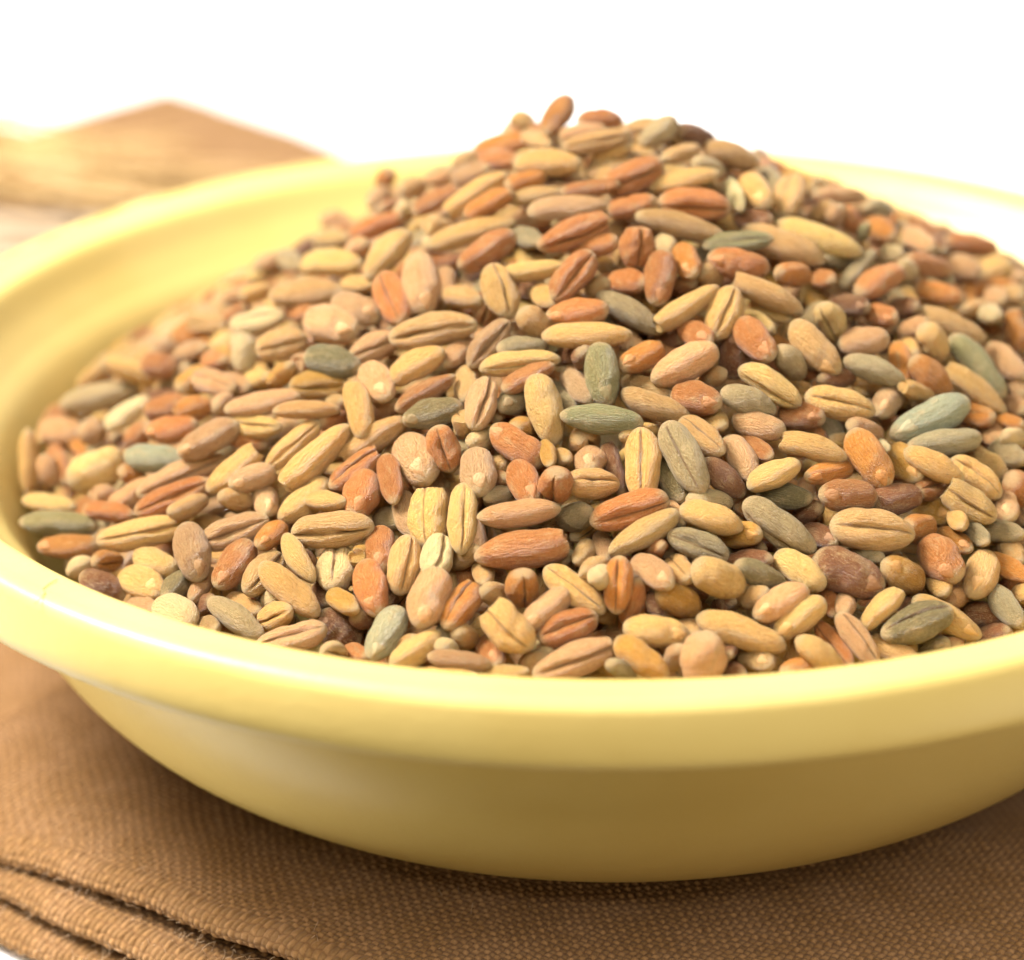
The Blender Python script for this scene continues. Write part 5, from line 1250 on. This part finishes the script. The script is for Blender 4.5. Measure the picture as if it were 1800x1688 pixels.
VAR = {}
for kind, n in (('wheat', 16), ('oat', 12), ('rye', 7)):
    VAR[kind] = []
    for i in range(n):
        p = params(kind, i + len(kind) * 40)
        cut = -.72 - .04 * (i % 3) if (i % 6 == 5 and kind != 'rye') else None
        me, V, F = grain_mesh(kind + '_grain', p, cut=cut); me.materials.append(M_GRAIN)
        gm = germ_mesh(kind + '_germ', p); gm.materials.append(M_GERM)
        lo = grain_mesh(kind + '_far', p, 13, 14)
        VAR[kind].append((me, gm, V, F, lo[1], lo[2]))
        bpy.data.meshes.remove(lo[0])
KIND = {'r': 'wheat', 'o': 'wheat', 'a': 'wheat', 'p': 'wheat', 'd': 'wheat', 'y': 'oat', 't': 'oat', 'w': 'oat', 'g': 'rye', 'G': 'rye', 'k': 'rye', 's': 'rye'}


def jitter(c):
    f = rng.normal(1.08, .11); hsh = rng.normal(0, .035)
    return (min(1, c[0] * f * (1 + hsh)), min(1, c[1] * f), min(1, c[2] * f * (1 - hsh)))


st_V, st_F, st_P, st_C, st_S = [], [], [], [], []
st_n = 0


def stuff_grain(V, F, M, col):
    global st_n
    st_V.append(V @ M[:3, :3].T + M[:3, 3]); st_F.append(F + st_n); st_n += len(V)
    st_P.append(V); st_C.append(np.repeat([(*col, 1.0)], len(V), 0)); st_S.append(np.full(len(V), rng.random()))


GROUP = 'grains heaped in the yellow bowl'
for gi, (code, cx, cy, cz, dx, dy, dz, zx, zy, zz, L, W, T) in enumerate(GRAINS):
    kd = KIND[code[0]]
    k = int(rng.integers(0, len(VAR[kd])))
    me, gm, V, F, _, _ = VAR[kd][k]
    X = np.array([dx, dy, dz]); X /= np.linalg.norm(X)
    Z = np.array([zx, zy, zz]); Z -= X * (Z @ X); Z /= np.linalg.norm(Z)
    Y = np.cross(Z, X)
    col = jitter(BASE[code[0]])
    A = np.stack([X * L / 2, Y * W / 2, Z * T / 2], 1)
    if gi < len(LABELS):
        o = link(kd + '_grain', me)
        mw = Matrix([[*(A[r] * U), (cx, cy, cz)[r] * U] for r in range(3)] + [[0, 0, 0, 1]])
        o.matrix_world = mw
        o.color = (*col, 1)
        tag(o, LABELS[gi], 'grain', GROUP)
        if code[1] in 'be':
            g = link('germ', gm, None, o); g.color = (*col, 1)
    else:
        M = np.eye(4); M[:3, :3] = A; M[:3, 3] = (cx, cy, cz)
        stuff_grain(V, F, M, col)

# the rest of the heap: grains lying under and behind the ones above
KN = np.array([0, .08, .18, .3, .45, .6, .72, .82, .95]) * 60
KV = np.array([.335, .318, .272, .208, .121, .03, -.056, -.115, -.16]) * 60


def heap(x, y):
    r = np.hypot(x - 1.66 * np.clip(1 - np.hypot(x, y) / 60, 0, 1), y)
    return (np.interp(r - 1.8, KN, KV) + np.interp(r, KN, KV) + np.interp(r + 1.8, KN, KV)) / 3 + ZR + 3.0 * np.clip((np.asarray(x) - 14) / 24, 0, 1) * np.clip((np.asarray(y) + 20) / 30, 0, 1)


placed = np.array([g[1:4] for g in GRAINS])
WZ = np.array([-28, -26.2, -24, -18, -9, -6, -.6, 30]) + ZR; WR = np.array([0, 12, 27, 38.4, 46.6, 48.6, 54, 57])
mixc = 'rrrrroaappppppyyyyyytttttttsdw'
for shell, (depth, count) in enumerate(((0.0, 1500), (2.4, 1100), (4.6, 800), (6.8, 500))):
    for i in range(count):
        rad = 49 * math.sqrt(rng.random()); an = rng.uniform(0, 2 * math.pi)
        x, y = rad * math.cos(an), rad * math.sin(an)
        z = float(heap(x, y))
        e = .6
        n = np.array([-(heap(x + e, y) - heap(x - e, y)) / (2 * e), -(heap(x, y + e) - heap(x, y - e)) / (2 * e), 1.0]); n /= np.linalg.norm(n)
        P = np.array([x, y, z])
        W = rng.uniform(1.7, 2.3); L = W * rng.uniform(2.2, 2.9); T = W * rng.uniform(.82, .95)
        dist = np.linalg.norm(placed - P, axis=1).min()
        sink = depth + W * .55 + ((3.1 if y < -8 else 1.6) if (shell == 0 and dist < 4.2) else 0)
        P = P - n * sink
        lim = np.interp(P[2] - .8, WZ, WR) - 1.9
        if math.hypot(P[0], P[1]) > lim: P[:2] *= lim / math.hypot(P[0], P[1])
        if P[2] < ZR - 24.5: continue
        d = rng.normal(0, 1, 3); d -= n * (d @ n) * rng.uniform(.8, 1.0); d /= np.linalg.norm(d)
        zv = rng.normal(0, 1, 3); zv -= d * (zv @ d); zv /= np.linalg.norm(zv)
        c = mixc[rng.integers(0, len(mixc))]
        lo = VAR[KIND[c]][int(rng.integers(0, len(VAR[KIND[c]])))]
        M = np.eye(4); M[:3, :3] = np.stack([d * L / 2, np.cross(zv, d) * W / 2, zv * T / 2], 1); M[:3, 3] = P
        stuff_grain(lo[4], lo[5], M, jitter(BASE[c]))
me = mesh_np('grain_heap', np.concatenate(st_V), np.concatenate(st_F))
a = me.attributes.new('gpos', 'FLOAT_VECTOR', 'POINT'); a.data.foreach_set('vector', np.concatenate(st_P).astype(np.float32).ravel())
a = me.attributes.new('gcol', 'FLOAT_COLOR', 'POINT'); a.data.foreach_set('color', np.concatenate(st_C).astype(np.float32).ravel())
a = me.attributes.new('gseed', 'FLOAT', 'POINT'); a.data.foreach_set('value', np.concatenate(st_S).astype(np.float32))
tag(link('grain_heap', me, M_GRAIN_STUFF), 'mass of mixed cereal grains filling the gaps under the top of the heap', 'grain', GROUP, 'stuff')

# ------------------------------------------------------------------ a hair on the rim
hp = [(-39.0, -40.6, -.25), (-39.5, -41.5, -.2), (-39.7, -42.4, -.1), (-39.4, -43.3, .02), (-39.6, -44.0, .0), (-39.9, -44.7, -.1)]
bm_v, bm_f = [], []


# ------------------------------------------------------------------ ears of wheat behind the bowl
def tube(pts, rad, n=8):
    pts = np.array(pts, float); V = []
    for i, c in enumerate(pts):
        t = pts[min(i + 1, len(pts) - 1)] - pts[max(i - 1, 0)]; t /= np.linalg.norm(t)
        a = np.cross(t, (0, 0, 1.0)); a /= np.linalg.norm(a); b = np.cross(a, t)
        r = rad[i] if hasattr(rad, '__len__') else rad
        for k in range(n):
            w_ = 2 * np.pi * k / n
            V.append(c + r * (a * math.cos(w_) + b * math.sin(w_)))
    return np.array(V), grid_faces(len(pts), n, True)


def husk_mesh():
    th = np.linspace(0, np.pi, 9); V = []
    for t in th:
        x = -math.cos(t); w_ = (1 - abs(x) ** 2) ** .6 * (1 - .25 * x)
        for k in range(8):
            a = 2 * np.pi * k / 8
            V.append((x, w_ * math.cos(a), w_ * math.sin(a)))
    me = mesh_np('husk', np.array(V) / U, grid_faces(9, 8, True)); me.materials.append(M_EAR)
    return me


HUSK = husk_mesh()
TOPZ = 3 * TH


def wheat_ear(base, tip, width, label, mat_stem, awn=30.0):
    base, tip = np.array(base, float), np.array(tip, float)
    ax = tip - base; ln = np.linalg.norm(ax); ax /= ln
    sd = np.cross(ax, (0, 0, 1.0)); sd /= np.linalg.norm(sd); upv = np.cross(sd, ax)
    root = bpy.data.objects.new('wheat_ear', None); COL.objects.link(root)
    tag(root, label, 'wheat ear', 'wheat ears lying on the napkin behind the bowl')
    V, F = tube([base - ax * 60, base - ax * 30, base, tip], [.8, .8, .7, .4])
    link('stem', mesh_np('stem', V, F), mat_stem, root)
    n = int(ln / 2.6)
    for i in range(n):
        for s_ in (-1, 1, 0):
            t = (i + .5 * (s_ != 0)) / n
            p = base + ax * ln * t + sd * s_ * width * .27 + upv * (width * .30 if s_ == 0 else 0)
            d = ax + sd * s_ * .35 + upv * (.25 if s_ == 0 else 0) + rng.normal(0, .06, 3); d /= np.linalg.norm(d)
            zz_ = upv - d * (upv @ d); zz_ /= np.linalg.norm(zz_); yy_ = np.cross(zz_, d)
            o = link('husk', HUSK, None, root)
            A = np.stack([d * 4.3, yy_ * 1.75 * width / 8, zz_ * 1.6 * width / 8], 1)
            o.matrix_world = Matrix([[*(A[r] * U), p[r] * U] for r in range(3)] + [[0, 0, 0, 1]])
    av, af, off = [], [], 0
    for i in range(n * 2):
        p = base + ax * ln * (i / (n * 2)) + rng.normal(0, width * .16, 3) + upv * width * .2
        d = ax + rng.normal(0, .10, 3) + upv * .02; d /= np.linalg.norm(d)
        V, F = tube([p, p + d * awn * .5, p + d * awn + np.array([0, 0, -.8])], [.34, .28, .12], 5)
        av.append(V); af.append(F + off); off += len(V)
    b = link('awn', mesh_np('awn', np.concatenate(av), np.concatenate(af)), M_EAR, root); b['kind'] = 'stuff'
    return root


wheat_ear((-101, 160, TOPZ + 2.6), (-61, 131, TOPZ + 2.4), 6.5, 'uppermost golden wheat ear lying on the napkin behind the bowl', M_STRAW)
wheat_ear((-92, 134, TOPZ + 2.0), (-48, 119.5, TOPZ + 2.0), 5, 'slim golden wheat ear pointing at the bowl rim, below the uppermost ear', M_STRAW)
STRAW = ['straw stalk furthest from the bowl rim, just below the slim wheat ear', 'second straw stalk below the slim wheat ear', 'middle one of the five pale straw stalks', 'straw stalk next to the one nearest the bowl', 'pale straw stalk nearest to the far left bowl rim']
for i in range(5):
    y0 = 114 - i * 3.6 + rng.uniform(-.5, .5)
    p0 = np.array([-120, y0 + 3 + rng.uniform(-1, 1), TOPZ + 1.0]); p1 = np.array([-58 + rng.uniform(-3, 3), y0 + rng.uniform(-1, 1), TOPZ + 1.0 + .8 * (i % 2)])
    V, F = tube([p0 + (p1 - p0) * t for t in np.linspace(0, 1, 8)], 1.5 * np.array([1.0, 1.0, 1.25, 1.0, .95, 1.2, .95, .9]))
    tag(link('straw_stalk', mesh_np('straw_stalk', V, F), M_STRAW), STRAW[i], 'straw', 'straw stalks below the wheat ears')

# ------------------------------------------------------------------ the hair
V, F = tube(np.array([(x, y, z + ZR) for x, y, z in hp]), .032, 5)
tag(link('hair', mesh_np('hair', V, F), mat_straw('hair_brown', (.25, .13, .05), (.3, .16, .07))), 'fine brown hair lying on the left front rim of the yellow bowl', 'hair')
